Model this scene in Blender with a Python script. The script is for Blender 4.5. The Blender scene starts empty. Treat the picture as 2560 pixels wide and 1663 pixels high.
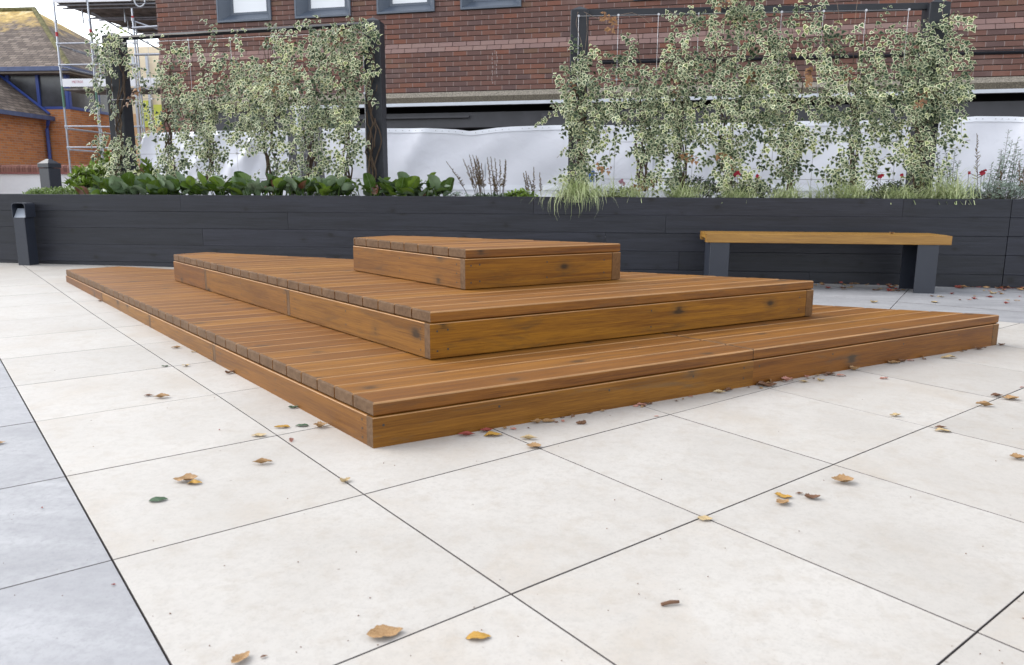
import bpy, math, random
import numpy as np
from mathutils import Vector, Matrix

sc = bpy.context.scene
COL = sc.collection
R = math.radians
rng = np.random.default_rng(7)
random.seed(7)

# ------------------------------------------------------------------ camera
F = 1899.24                       # focal length in photograph pixels (2560 wide)
EYE = Vector((0.0, 0.0, 0.78))
RW = Matrix(((0.9942444, 0.0237524, -0.1044695),
             (0.1070491, -0.1810499, 0.9776305),
             (0.0043069, -0.983187, -0.1825505)))
cam_d = bpy.data.cameras.new("camera")
cam = bpy.data.objects.new("camera", cam_d)
COL.objects.link(cam)
cam_d.sensor_width = 36
cam_d.lens = F * 36 / 2560
cam_d.clip_start = 0.05
cam_d.clip_end = 900
cx_, cy_, cz_ = RW.col[0], RW.col[1], RW.col[2]
cam.matrix_world = Matrix(((cx_[0], -cy_[0], -cz_[0], EYE.x), (cx_[1], -cy_[1], -cz_[1], EYE.y),
                           (cx_[2], -cy_[2], -cz_[2], EYE.z), (0, 0, 0, 1)))
cam_d.dof.use_dof = True
cam_d.dof.focus_distance = 4.2
cam_d.dof.aperture_fstop = 8.0
sc.camera = cam

# ------------------------------------------------------------------ world, sun, exposure
SUN_EL, SUN_AZ = R(42), R(276)    # azimuth from +Y clockwise
w = bpy.data.worlds.new("World")
sc.world = w
w.use_nodes = True
nt = w.node_tree
bg = nt.nodes["Background"]
sky = nt.nodes.new("ShaderNodeTexSky")
sky.sky_type = 'NISHITA'
sky.sun_disc = False
sky.sun_elevation = SUN_EL
sky.sun_rotation = SUN_AZ
sky.air_density = 1.0
sky.dust_density = 0.8
sky.ozone_density = 1.0
hs = nt.nodes.new("ShaderNodeHueSaturation")
hs.inputs['Saturation'].default_value = 0.25
nt.links.new(sky.outputs[0], hs.inputs['Color'])
nt.links.new(hs.outputs[0], bg.inputs[0])
bg.inputs[1].default_value = 0.15
sl = bpy.data.lights.new("sun", 'SUN')
sun = bpy.data.objects.new("sun", sl)
COL.objects.link(sun)
sl.energy = 0.62
sl.angle = R(40)
sl.color = (1.0, 0.95, 0.88)
sd = Vector((math.sin(SUN_AZ) * math.cos(SUN_EL), math.cos(SUN_AZ) * math.cos(SUN_EL), math.sin(SUN_EL)))
sun.rotation_euler = sd.to_track_quat('Z', 'Y').to_euler()
sc.view_settings.view_transform = 'Standard'
sc.view_settings.look = 'None'
sc.view_settings.exposure = 1.52
sc.view_settings.gamma = 1
sc.cycles.use_denoising = True
sc.cycles.max_bounces = 6
sc.render.film_transparent = False

# ------------------------------------------------------------------ helpers
GX, GY, GC = -0.0094, 0.0035, -0.01369


def gz(x, y):
    return GX * x + GY * y + GC


def ray(px, py):
    return RW @ Vector((px - 1280, py - 831.5, F))


def at(px, py, Y):                # where the sight line of a photo point meets the vertical plane y = Y
    d = ray(px, py)
    return EYE + d * (Y / d.y)


def ground_at(px, py):
    d = ray(px, py)
    t = (gz(0, 0) - EYE.z) / (d.z - GX * d.x - GY * d.y)
    p = d * t
    return Vector((p.x, p.y, gz(p.x, p.y)))


def tag(o, label=None, cat=None, group=None, kind=None):
    if label: o['label'] = label
    if cat: o['category'] = cat
    if group: o['group'] = group
    if kind: o['kind'] = kind
    return o


def empty(name, loc, label, cat, group=None):
    o = bpy.data.objects.new(name, None)
    o.empty_display_size = 0.1
    COL.objects.link(o)
    o.location = loc
    return tag(o, label, cat, group)


class MB:
    """collects geometry in world coordinates"""
    def __init__(s):
        s.v = []; s.f = []; s.m = []; s.r = []; s.uv = []; s.anyuv = False

    def face(s, idx, m=0, r=0.0, uv=None):
        s.f.append(tuple(idx)); s.m.append(m); s.r.append(r); s.uv.append(uv)
        if uv is not None: s.anyuv = True

    def box(s, lo, hi, m=0, r=0.0, X=Matrix.Identity(4), c=0.0):
        """box with optional chamfer c"""
        x0, y0, z0 = lo; x1, y1, z1 = hi
        if c <= 0:
            b = len(s.v)
            for z in (z0, z1):
                for (x, y) in ((x0, y0), (x1, y0), (x1, y1), (x0, y1)):
                    s.v.append(tuple(X @ Vector((x, y, z))))
            for q in ((3, 2, 1, 0), (4, 5, 6, 7), (0, 1, 5, 4), (1, 2, 6, 5), (2, 3, 7, 6), (3, 0, 4, 7)):
                s.face([b + i for i in q], m, r)
            return
        rings = []
        for (z, d) in ((z0, c), (z0 + c, 0), (z1 - c, 0), (z1, c)):
            b = len(s.v)
            pts = ((x0 + d + c * (d == 0), y0 + d), (x1 - d - c * (d == 0), y0 + d), (x1 - d, y0 + d + c * (d == 0)), (x1 - d, y1 - d - c * (d == 0)),
                   (x1 - d - c * (d == 0), y1 - d), (x0 + d + c * (d == 0), y1 - d), (x0 + d, y1 - d - c * (d == 0)), (x0 + d, y0 + d + c * (d == 0)))
            for (x, y) in pts: s.v.append(tuple(X @ Vector((x, y, z))))
            rings.append(b)
        for k in range(3):
            for i in range(8):
                j = (i + 1) % 8
                s.face((rings[k] + i, rings[k] + j, rings[k + 1] + j, rings[k + 1] + i), m, r)
        s.face([rings[0] + i for i in reversed(range(8))], m, r)
        s.face([rings[3] + i for i in range(8)], m, r)

    def poly(s, pts, m=0, r=0.0):
        b = len(s.v)
        s.v += [tuple(p) for p in pts]
        s.face(range(b, b + len(pts)), m, r)

    def tube(s, pts, rad, n=8, m=0, r=0.0, cap=True):
        pts = [Vector(p) for p in pts]
        rads = rad if isinstance(rad, (list, tuple)) else [rad] * len(pts)
        rings = []
        for i, p in enumerate(pts):
            t = (pts[min(i + 1, len(pts) - 1)] - pts[max(i - 1, 0)])
            t = t.normalized() if t.length > 1e-9 else Vector((0, 0, 1))
            a = t.cross(Vector((0, 0, 1)) if abs(t.z) < .9 else Vector((1, 0, 0))).normalized()
            b_ = t.cross(a)
            rings.append(len(s.v))
            for k in range(n):
                th = 2 * math.pi * k / n
                s.v.append(tuple(p + (a * math.cos(th) + b_ * math.sin(th)) * rads[i]))
        for i in range(len(pts) - 1):
            for k in range(n):
                j = (k + 1) % n
                s.face((rings[i] + k, rings[i] + j, rings[i + 1] + j, rings[i + 1] + k), m, r)
        if cap:
            s.face([rings[0] + k for k in range(n)], m, r)
            s.face([rings[-1] + k for k in reversed(range(n))], m, r)

    def add(s, V, Fs, m, r):
        """arrays: V (n,3); Fs list of index tuples; m list or int; r list or float"""
        b = len(s.v)
        s.v += [tuple(map(float, p)) for p in V]
        for i, q in enumerate(Fs):
            s.face([b + k for k in q], m[i] if hasattr(m, '__len__') else m, r[i] if hasattr(r, '__len__') else r)

    def build(s, name, mats, parent=None, loc=None, smooth=False):
        me = bpy.data.meshes.new(name)
        L = parent.matrix_basis.translation if parent is not None else Vector(loc or (0, 0, 0))
        if parent is not None:
            L = Vector((0, 0, 0)); q = parent
            while q is not None:
                L = L + q.location; q = q.parent
        v = [(a - L.x, b - L.y, c - L.z) for a, b, c in s.v]
        me.from_pydata(v, [], s.f)
        if not isinstance(mats, (list, tuple)): mats = [mats]
        for m in mats: me.materials.append(m)
        me.polygons.foreach_set('material_index', s.m)
        at_ = me.attributes.new('rnd', 'FLOAT', 'FACE')
        at_.data.foreach_set('value', s.r)
        if s.anyuv:
            uvl = me.uv_layers.new(name='UVMap')
            flat = []
            for f_, u in zip(s.f, s.uv):
                if u is None: flat += [0.0, 0.0] * len(f_)
                else:
                    for a in u: flat += [a[0], a[1]]
            uvl.data.foreach_set('uv', flat)
        if smooth: me.polygons.foreach_set('use_smooth', [True] * len(s.f))
        me.update()
        o = bpy.data.objects.new(name, me)
        COL.objects.link(o)
        if parent is not None: o.parent = parent
        else: o.location = L
        return o


# ------------------------------------------------------------------ materials
class NT:
    def __init__(s, name, rough=0.6, spec=0.5, metal=0.0):
        s.mat = bpy.data.materials.new(name)
        s.mat.use_nodes = True
        s.t = s.mat.node_tree
        s.p = s.t.nodes['Principled BSDF']
        s.p.inputs['Roughness'].default_value = rough
        s.p.inputs['Specular IOR Level'].default_value = spec
        s.p.inputs['Metallic'].default_value = metal

    def n(s, typ, ins=None, **kw):
        x = s.t.nodes.new(typ)
        for k, v in kw.items(): setattr(x, k, v)
        for k, v in (ins or {}).items():
            if hasattr(v, 'is_output') or isinstance(v, bpy.types.NodeSocket): s.t.links.new(v, x.inputs[k])
            else: x.inputs[k].default_value = v
        return x

    def link(s, a, b): s.t.links.new(a, b)

    def coord(s, kind='Object'): return s.n('ShaderNodeTexCoord').outputs[kind]
    def attr(s, name='rnd'): return s.n('ShaderNodeAttribute', attribute_name=name).outputs['Fac']

    def map(s, vec, scale=(1, 1, 1), rot=(0, 0, 0), loc=(0, 0, 0)):
        return s.n('ShaderNodeMapping', {'Vector': vec, 'Scale': scale, 'Rotation': rot, 'Location': loc}).outputs[0]

    def noise(s, vec, scale=1.0, detail=4, rough=.55, dist=0.0):
        return s.n('ShaderNodeTexNoise', {'Vector': vec, 'Scale': scale, 'Detail': detail, 'Roughness': rough, 'Distortion': dist}).outputs['Fac']

    def ramp(s, fac, stops):
        x = s.n('ShaderNodeValToRGB', {'Fac': fac})
        e = x.color_ramp.elements
        while len(e) > 1: e.remove(e[-1])
        for i, (p, c) in enumerate(stops):
            el = e[0] if i == 0 else e.new(p)
            el.position = p
            el.color = (*c, 1) if len(c) == 3 else c
        return x.outputs[0]

    def mix(s, fac, a, b, mode='MIX'):
        x = s.n('ShaderNodeMix', data_type='RGBA', blend_type=mode)
        for sock, v in ((x.inputs[0], fac), (x.inputs[6], a), (x.inputs[7], b)):
            if isinstance(v, bpy.types.NodeSocket): s.link(v, sock)
            elif hasattr(v, '__len__'): sock.default_value = (*v, 1) if len(v) == 3 else v
            else: sock.default_value = v
        return x.outputs[2]

    def math(s, op, a, b=0.0, c=None):
        x = s.n('ShaderNodeMath', operation=op)
        for i, v in enumerate((a, b) if c is None else (a, b, c)):
            if isinstance(v, bpy.types.NodeSocket): s.link(v, x.inputs[i])
            else: x.inputs[i].default_value = v
        return x.outputs[0]

    def combine(s, x, y, z):
        c = s.n('ShaderNodeCombineXYZ')
        for i, v in enumerate((x, y, z)):
            if isinstance(v, bpy.types.NodeSocket): s.link(v, c.inputs[i])
            else: c.inputs[i].default_value = v
        return c.outputs[0]

    def base(s, c):
        if isinstance(c, bpy.types.NodeSocket): s.link(c, s.p.inputs['Base Color'])
        else: s.p.inputs['Base Color'].default_value = (*c, 1)

    def roughness(s, c): s.link(c, s.p.inputs['Roughness'])

    def bump(s, h, strength=.3, dist=.01):
        b = s.n('ShaderNodeBump', {'Height': h, 'Strength': strength, 'Distance': dist})
        s.link(b.outputs[0], s.p.inputs['Normal'])

    def translucent(s, fac, col):
        tr = s.n('ShaderNodeBsdfTranslucent')
        if isinstance(col, bpy.types.NodeSocket): s.link(col, tr.inputs[0])
        else: tr.inputs[0].default_value = (*col, 1)
        mx = s.n('ShaderNodeMixShader', {'Fac': fac})
        s.link(s.p.outputs[0], mx.inputs[1]); s.link(tr.outputs[0], mx.inputs[2])
        s.link(mx.outputs[0], s.t.nodes['Material Output'].inputs[0])
        return s.mat


def wood(name, dark, light, knot, rough=.42, spec=.5, tint=0.18, wear=None, bumpy=.25, knots=True):
    m = NT(name, rough, spec)
    uv = m.coord('UV'); rnd = m.attr()
    sep = m.n('ShaderNodeSeparateXYZ', {0: uv})
    u, v = sep.outputs[0], sep.outputs[1]
    off = m.math('MULTIPLY', rnd, 37.0)
    vec = m.combine(m.math('ADD', u, off), m.math('ADD', v, m.math('MULTIPLY', off, .31)), off)
    # cathedral grain: warped stretched noise
    g1 = m.noise(m.map(vec, (1.3, 26, 1)), 1.0, 6, .6, .6)
    g2 = m.noise(m.map(vec, (5, 170, 1)), 1.0, 3, .6)
    g3 = m.noise(m.map(vec, (.9, 5, 1)), 1.0, 2, .5)
    fac = m.math('ADD', m.math('MULTIPLY', g1, .62), m.math('MULTIPLY', g2, .38))
    c = m.ramp(fac, [(.41, dark), (.5, tuple((a * .45 + b * .55) for a, b in zip(dark, light))), (.59, light)])
    c = m.mix(m.math('MULTIPLY', g3, .45), c, tuple(a * .62 for a in dark), 'MIX')
    fine = m.noise(m.map(vec, (9, 330, 1)), 1.0, 2, .7)
    c = m.mix(m.n('ShaderNodeMapRange', {'Value': fine, 'From Min': .52, 'From Max': .72, 'To Min': 0.0, 'To Max': .55}).outputs[0], c, tuple(a * .5 for a in dark))
    grime = m.noise(m.map(vec, (2.4, 14, 1), loc=(3, 8, 0)), 1.0, 5, .7, .8)
    c = m.mix(m.n('ShaderNodeMapRange', {'Value': grime, 'From Min': .56, 'From Max': .74, 'To Min': 0.0, 'To Max': .62}).outputs[0], c, knot)
    hv = m.n('ShaderNodeHueSaturation', {'Hue': m.math('ADD', .5, m.math('MULTIPLY', m.math('SUBTRACT', rnd, .5), .010)),
                                         'Value': m.math('ADD', 1.0 - tint / 2, m.math('MULTIPLY', rnd, tint)), 'Color': c})
    c = hv.outputs[0]
    if knots:
        vo = m.n('ShaderNodeTexVoronoi', {'Vector': m.map(vec, (3.3, 4.6, 1)), 'Scale': 1.0, 'Randomness': .9}, feature='F1', voronoi_dimensions='2D')
        kk = m.n('ShaderNodeSeparateColor', {0: vo.outputs['Color']}).outputs[0]
        on = m.math('GREATER_THAN', kk, .60)
        d = m.math('ADD', vo.outputs['Distance'], m.math('MULTIPLY', m.math('SUBTRACT', g1, .5), .35))
        core = m.n('ShaderNodeMapRange', {'Value': d, 'From Min': .03, 'From Max': .10, 'To Min': 1.0, 'To Max': 0.0}).outputs[0]
        halo = m.n('ShaderNodeMapRange', {'Value': d, 'From Min': .04, 'From Max': .22, 'To Min': .42, 'To Max': 0.0}).outputs[0]
        c = m.mix(m.math('MULTIPLY', halo, on), c, knot)
        c = m.mix(m.math('MULTIPLY', m.math('MULTIPLY', core, .8), on), c, tuple(a * .4 for a in knot))
    if wear is not None:
        geo = m.n('ShaderNodeNewGeometry')
        nz = m.n('ShaderNodeSeparateXYZ', {0: geo.outputs['True Normal']}).outputs[2]
        wn = m.n('ShaderNodeMapRange', {'Value': m.noise(m.coord(), 1.4, 4, .6), 'From Min': .3, 'From Max': .7, 'To Min': .35, 'To Max': 1.0}).outputs[0]
        up = m.math('MULTIPLY', m.math('GREATER_THAN', nz, .4), wn)
        c = m.mix(m.math('MULTIPLY', up, wear[0]), c, m.mix(m.math('MULTIPLY', g1, 1.0), tuple(a * .7 for a in wear[1]), wear[1]))
    m.base(c)
    m.roughness(m.math('ADD', rough - .08, m.math('MULTIPLY', g1, .2)))
    m.bump(fac, bumpy, .004)
    return m.mat


def endgrain(name, c0, c1):
    m = NT(name, .75, .2)
    o = m.map(m.coord(), (1, 1, 1))
    a = m.noise(o, 60, 4, .6)
    b = m.noise(o, 9, 2, .5)
    m.base(m.ramp(m.math('ADD', m.math('MULTIPLY', a, .6), m.math('MULTIPLY', b, .4)), [(.35, c0), (.65, c1)]))
    m.bump(a, .3, .004)
    return m.mat


def plain(name, col, rough=.6, spec=.4, metal=0.0, var=.12, scale=6.0, bump=0.0, bscale=80):
    m = NT(name, rough, spec, metal)
    o = m.coord()
    a = m.noise(o, scale, 5, .6)
    m.base(m.ramp(a, [(.3, tuple(x * (1 - var) for x in col)), (.7, tuple(min(1, x * (1 + var)) for x in col))]))
    if bump: m.bump(m.noise(o, bscale, 4, .6), bump, .003)
    return m.mat


M = {}
M['deck'] = wood('stained_deck_wood', (.145, .051, .007), (.290, .117, .016), (.085, .048, .026), .52, .22, .46,
                 wear=(.30, (.35, .172, .056)))
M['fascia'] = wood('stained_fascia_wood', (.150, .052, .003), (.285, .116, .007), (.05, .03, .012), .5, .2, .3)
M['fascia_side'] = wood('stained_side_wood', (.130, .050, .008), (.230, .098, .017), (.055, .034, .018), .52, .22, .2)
M['fascia_worn'] = wood('weathered_fascia_wood', (.135, .047, .005), (.240, .094, .010), (.09, .065, .04), .52, .22, .16)
M['arris'] = plain('pale_arris', (.35, .185, .075), .45, .3, var=.22, scale=5)  # paler tone for the upper edge faces of the boards
M['endgrain'] = endgrain('end_grain', (.085, .048, .025), (.150, .090, .050))
M['endgrain_warm'] = endgrain('stained_end_grain', (.105, .050, .018), (.17, .088, .036))
M['bench'] = wood('bench_wood', (.27, .135, .022), (.40, .215, .042), (.2, .1, .03), .4, .5, .12, knots=False)
M['charcoal'] = wood('charcoal_stained_sleeper', (.0085, .0098, .016), (.023, .025, .0365), (.005, .005, .007), .5, .4, .34, bumpy=.5)
M['post'] = plain('charcoal_post_paint', (.014, .016, .022), .5, .4, var=.2, scale=9, bump=.1)
M['screw'] = plain('rusty_screw', (.03, .024, .02), .5, .4)
M['metal_grey'] = plain('anthracite_metal', (.020, .024, .036), .42, .5, var=.06)
M['frame_grey'] = plain('window_frame_grey', (.085, .105, .14), .4, .5, var=.06)
M['joint'] = plain('joint_sand', (.16, .145, .14), .9, .1)
M['soil'] = plain('planting_soil', (.03, .022, .016), .95, .1, var=.5, scale=30, bump=.6, bscale=60)


def tile_mat(name, c0, c1, stain, grey=False):
    m = NT(name, .5, .4)
    o = m.coord(); r = m.attr()
    off = m.combine(m.math('MULTIPLY', r, 31.0), m.math('MULTIPLY', r, 17.0), 0.0)
    vec = m.n('ShaderNodeVectorMath', {0: o, 1: off}, operation='ADD').outputs[0]
    if grey:
        st = m.noise(m.map(vec, (1.2, 9, 1), (0, 0, R(-42))), 1.0, 6, .62, .5)
        a = m.math('ADD', m.math('MULTIPLY', st, .7), m.math('MULTIPLY', m.noise(vec, 3, 4), .3))
    else:
        a = m.noise(vec, 2.2, 6, .62, .2)
    c = m.ramp(a, [(.36, c0), (.64, c1)])
    s1 = m.noise(m.map(vec, (1, 1, 1), loc=(5, 3, 0)), 1.6, 7, .68, .4)
    c = m.mix(m.n('ShaderNodeMapRange', {'Value': s1, 'From Min': .52, 'From Max': .72, 'To Min': 0.0, 'To Max': .55}).outputs[0], c, stain)
    sp = m.noise(vec, 130, 3, .7)
    c = m.mix(m.n('ShaderNodeMapRange', {'Value': sp, 'From Min': .54, 'From Max': .74, 'To Min': 0.0, 'To Max': .45}).outputs[0], c, tuple(x * .72 for x in c0))
    fn = m.noise(vec, 45, 5, .75)
    c = m.mix(m.n('ShaderNodeMapRange', {'Value': fn, 'From Min': .46, 'From Max': .66, 'To Min': 0.0, 'To Max': .45}).outputs[0], c, tuple(x * .86 for x in c0))
    md = m.noise(m.map(vec, (1, 1, 1), loc=(9, 1, 0)), 14, 7, .72)
    c = m.mix(m.n('ShaderNodeMapRange', {'Value': md, 'From Min': .5, 'From Max': .72, 'To Min': 0.0, 'To Max': .4}).outputs[0], c, tuple(x * .86 for x in stain))
    # sparse grit and drip stains
    vo = m.n('ShaderNodeTexVoronoi', {'Vector': vec, 'Scale': 7.0}, feature='F1', voronoi_dimensions='2D')
    on = m.math('GREATER_THAN', m.n('ShaderNodeSeparateColor', {0: vo.outputs['Color']}).outputs[0], .95)
    dk = m.n('ShaderNodeMapRange', {'Value': vo.outputs['Distance'], 'From Min': .012, 'From Max': .03, 'To Min': .55, 'To Max': 0.0}).outputs[0]
    c = m.mix(m.math('MULTIPLY', dk, on), c, (.16, .12, .09))
    hv = m.n('ShaderNodeHueSaturation', {'Value': m.math('ADD', .965, m.math('MULTIPLY', r, .07)), 'Color': c})
    m.base(hv.outputs[0])
    m.roughness(m.math('ADD', .42, m.math('MULTIPLY', a, .2)))
    m.bump(m.math('ADD', m.math('MULTIPLY', sp, .5), m.math('MULTIPLY', a, .7)), .12, .003)
    return m.mat


M['cream_tile'] = tile_mat('cream_porcelain_tile', (.462, .434, .396), (.515, .489, .452), (.43, .365, .29))
M['grey_tile'] = tile_mat('grey_porcelain_tile', (.29, .290, .302), (.41, .410, .42), (.25, .25, .26), True)


def brick_mat(name, cols, mortar, bw=.225, bh=.075, orange=False):
    m = NT(name, .85, .2)
    o = m.coord('UV')
    wob = m.noise(o, 3, 2)
    sep = m.n('ShaderNodeSeparateXYZ', {0: o})
    v2 = m.combine(sep.outputs[0], sep.outputs[1], 0.0)
    b = m.n('ShaderNodeTexBrick', {'Vector': v2, 'Color1': (0, 0, 0, 1), 'Color2': (1, 1, 1, 1), 'Mortar': (.5, .5, .5, 1), 'Scale': 1.0,
                                   'Mortar Size': .006, 'Mortar Smooth': .25, 'Bias': 0.0, 'Brick Width': bw, 'Row Height': bh},
            offset=.5, squash=1.0)
    bc = m.n('ShaderNodeSeparateColor', {0: b.outputs['Color']}).outputs[0]
    bc = m.math('ADD', bc, m.math('MULTIPLY', m.math('SUBTRACT', m.noise(o, .8, 3), .5), .2))
    c = m.ramp(bc, cols)
    c = m.mix(m.math('MULTIPLY', m.noise(o, 45, 5, .7), .55), c, tuple(x * .45 for x in cols[len(cols) // 2][1]))
    pale = m.n('ShaderNodeMapRange', {'Value': m.noise(o, 1.1, 5, .65), 'From Min': .55, 'From Max': .8, 'To Min': 0.0, 'To Max': .25}).outputs[0]
    c = m.mix(pale, c, (.38, .31, .28))
    c = m.mix(b.outputs['Fac'], c, mortar)
    m.base(c)
    h = m.math('ADD', m.math('MULTIPLY', m.noise(o, 60, 4, .7), .35), m.math('SUBTRACT', 1.0, b.outputs['Fac']))
    m.bump(h, .5, .006)
    return m.mat


M['brick'] = brick_mat('mixed_red_brick', [(.0, (.135, .090, .088)), (.2, (.158, .094, .084)), (.45, (.178, .098, .083)), (.74, (.196, .100, .080)),
                                            (.93, (.245, .104, .072)), (.98, (.20, .122, .088))], (.25, .19, .175))
M['brick_edge'] = plain('raked_mortar', (.085, .062, .055), .95, .1)
M['brick_far'] = brick_mat('orange_brick', [(.0, (.42, .155, .07)), (.4, (.58, .225, .085)), (.7, (.68, .27, .10)), (.9, (.50, .21, .11))], (.38, .30, .24))
M['ledge'] = plain('pale_plinth_brick', (.27, .175, .155), .8, .2, var=.35, scale=5)
M['concrete'] = plain('exposed_aggregate_concrete', (.24, .215, .18), .9, .2, var=.5, scale=55, bump=.5, bscale=90)
M['concrete_dark'] = plain('weathered_aggregate_concrete', (.115, .10, .078), .9, .2, var=.45, scale=55, bump=.5, bscale=90)
M['trim'] = plain('light_grey_trim', (.54, .57, .62), .45, .4, var=.05)
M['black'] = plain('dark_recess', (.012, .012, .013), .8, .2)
M['beam'] = plain('dark_grey_beam', (.065, .065, .072), .6, .3, var=.15, scale=3)
M['render_white'] = plain('white_render', (.90, .91, .93), .8, .2, var=.02)
M['coping'] = brick_mat('brick_on_edge_coping', [(.0, (.20, .08, .06)), (.5, (.30, .12, .09)), (.9, (.38, .17, .13))], (.22, .18, .16), .085, 1.0)
M['tube'] = plain('galvanised_tube', (.40, .42, .47), .35, .5, .6, var=.15, scale=12)
M['plank'] = plain('scaffold_board', (.20, .18, .165), .9, .2, var=.5, scale=4)
M['banner'] = plain('white_plastic_board', (.8, .8, .84), .5, .3, var=.03)
M['red'] = plain('red_marking', (.45, .03, .04), .5)
M['green_tube'] = plain('green_marking', (.10, .22, .16), .5)
M['blue'] = plain('blue_painted_frame', (.035, .065, .27), .45, .5, var=.1)
M['gutter'] = plain('faded_blue_gutter', (.075, .10, .20), .5, .4, var=.2)
M['soffit'] = plain('pale_soffit', (.26, .22, .19), .8)
M['yellow'] = plain('yellow_green_panel', (.62, .66, .10), .6, var=.05)


def glass_mat(name, col, rough=.05, spec=.9):
    m = NT(name, rough, spec)
    m.base(col)
    return m.mat


M['glass'] = glass_mat('sky_pale_window_glass', (.75, .77, .8), .04, 1.0)  # pale base puts the white sky reflection into the glass colour
M['glass_dark'] = plain('dark_window_glass', (.045, .047, .055), .25, .6, var=.6, scale=1.3)


def roof_mat():
    m = NT('lichen_glare_roof_tile', .85, .2)
    o = m.coord('UV')
    b = m.n('ShaderNodeTexBrick', {'Vector': o, 'Color1': (0, 0, 0, 1), 'Color2': (1, 1, 1, 1), 'Mortar': (0, 0, 0, 1), 'Scale': 1.0,
                                   'Mortar Size': .012, 'Mortar Smooth': .3, 'Brick Width': .27, 'Row Height': .16}, offset=.5)
    bc = m.n('ShaderNodeSeparateColor', {0: b.outputs['Color']}).outputs[0]
    c = m.ramp(m.math('ADD', m.math('MULTIPLY', bc, .4), m.math('MULTIPLY', m.noise(o, 3, 5, .6), .6)),
               [(.25, (.10, .08, .068)), (.5, (.165, .132, .112)), (.75, (.25, .205, .17))])
    c = m.mix(b.outputs['Fac'], c, (.05, .042, .04))
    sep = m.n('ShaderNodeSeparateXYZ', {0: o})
    hgt = m.n('ShaderNodeMapRange', {'Value': sep.outputs[1], 'From Min': 1.9, 'From Max': 4.6, 'To Min': -.17, 'To Max': .34}).outputs[0]  # paler towards the ridge: sun flare put into the lichen colour
    lichen_glare = m.math('ADD', m.noise(o, 2.2, 7, .72), hgt)
    c = m.mix(m.n('ShaderNodeMapRange', {'Value': lichen_glare, 'From Min': .55, 'From Max': .8, 'To Min': 0.0, 'To Max': .9}).outputs[0], c, (.60, .42, .14))
    c = m.mix(m.n('ShaderNodeMapRange', {'Value': lichen_glare, 'From Min': .78, 'From Max': .98, 'To Min': 0.0, 'To Max': .9}).outputs[0], c, (.82, .74, .52))
    m.base(c)
    m.bump(m.math('SUBTRACT', 1.0, b.outputs['Fac']), .6, .02)
    return m.mat


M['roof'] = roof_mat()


def sheet_mat():
    m = NT('white_woven_sheeting', .85, .1)
    o = m.coord()
    a = m.noise(o, 1.2, 4, .6)
    m.base(m.ramp(a, [(.3, (.74, .75, .81)), (.7, (.80, .81, .87))]))
    m.bump(m.noise(m.map(o, (3, 1, 3)), 1.5, 5, .5, .8), .35, .03)
    return m.translucent(.10, (.72, .74, .8))


M['sheet'] = sheet_mat()


def leaf_mat(name, stops, rough=.45, spec=.4, trans=.18, noise=True):
    m = NT(name, rough, spec)
    r = m.attr()
    f = m.math('ADD', m.math('MULTIPLY', r, .8), m.math('MULTIPLY', m.noise(m.coord(), 25, 3), .2)) if noise else r
    c = m.ramp(f, stops)
    m.base(c)
    return m.translucent(trans, c)


M['ivy_green'] = leaf_mat('ivy_leaf_centre', [(.1, (.012, .028, .010)), (.45, (.032, .062, .024)), (.75, (.085, .135, .055)), (.95, (.20, .25, .07))])
M['ivy_cream'] = leaf_mat('ivy_leaf_margin', [(.1, (.12, .16, .08)), (.35, (.42, .46, .27)), (.65, (.74, .76, .52)), (.95, (.84, .84, .46))])
M['ivy_brown'] = leaf_mat('withered_ivy_leaf', [(.2, (.12, .055, .03)), (.8, (.36, .19, .08))])
M['stem'] = plain('woody_stem', (.085, .06, .042), .8, .2, var=.3, scale=20)
M['stem_pale'] = plain('pale_vine_stem', (.24, .18, .14), .8, .2, var=.3, scale=20)
M['wire'] = plain('steel_wire', (.42, .42, .44), .35, .5, .7)


def berg_mat():
    m = NT('bergenia_leaf', .3, .5)
    uv = m.coord('UV'); r = m.attr()
    sep = m.n('ShaderNodeSeparateXYZ', {0: uv})
    au = m.math('ABSOLUTE', m.math('SUBTRACT', sep.outputs[0], .5))
    wv = m.math('FRACT', m.math('MULTIPLY', m.math('SUBTRACT', sep.outputs[1], m.math('MULTIPLY', au, 1.1)), 6.0))
    vein = m.math('MAXIMUM', m.math('LESS_THAN', au, .025), m.math('MULTIPLY', m.math('LESS_THAN', m.math('ABSOLUTE', m.math('SUBTRACT', wv, .5)), .07), .7))
    c = m.ramp(r, [(.0, (.16, .05, .035)), (.06, (.16, .07, .04)), (.08, (.04, .085, .012)), (.3, (.085, .15, .016)), (.52, (.17, .26, .03)), (.56, (.10, .16, .075)), (1.0, (.26, .34, .22))])
    c = m.mix(m.math('MULTIPLY', vein, .55), c, (.20, .27, .15))
    m.base(c)
    m.bump(wv, .3, .003)
    return m.translucent(.15, c)


M['bergenia'] = berg_mat()
M['needle'] = leaf_mat('hebe_leaf', [(.0, (.045, .09, .012)), (.5, (.10, .17, .022)), (1.0, (.22, .31, .05))])
M['shrub'] = leaf_mat('shrub_leaf', [(.0, (.05, .09, .012)), (.5, (.13, .21, .025)), (1.0, (.30, .42, .07))], .35)
M['silver'] = leaf_mat('silver_leaf', [(.0, (.11, .15, .11)), (.5, (.21, .27, .21)), (1.0, (.38, .44, .37))])
M['dark_leaf'] = leaf_mat('dark_foliage', [(.0, (.015, .03, .014)), (.5, (.035, .06, .025)), (1.0, (.09, .13, .06))])
M['sedge'] = leaf_mat('sedge_blade', [(.0, (.13, .19, .06)), (.4, (.30, .37, .16)), (.7, (.52, .57, .32)), (.97, (.70, .72, .48)), (1.0, (.60, .45, .06))])
M['plume'] = leaf_mat('dried_flower_plume', [(.0, (.06, .035, .018)), (.5, (.14, .095, .05)), (1.0, (.24, .18, .09))], .8)
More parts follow.
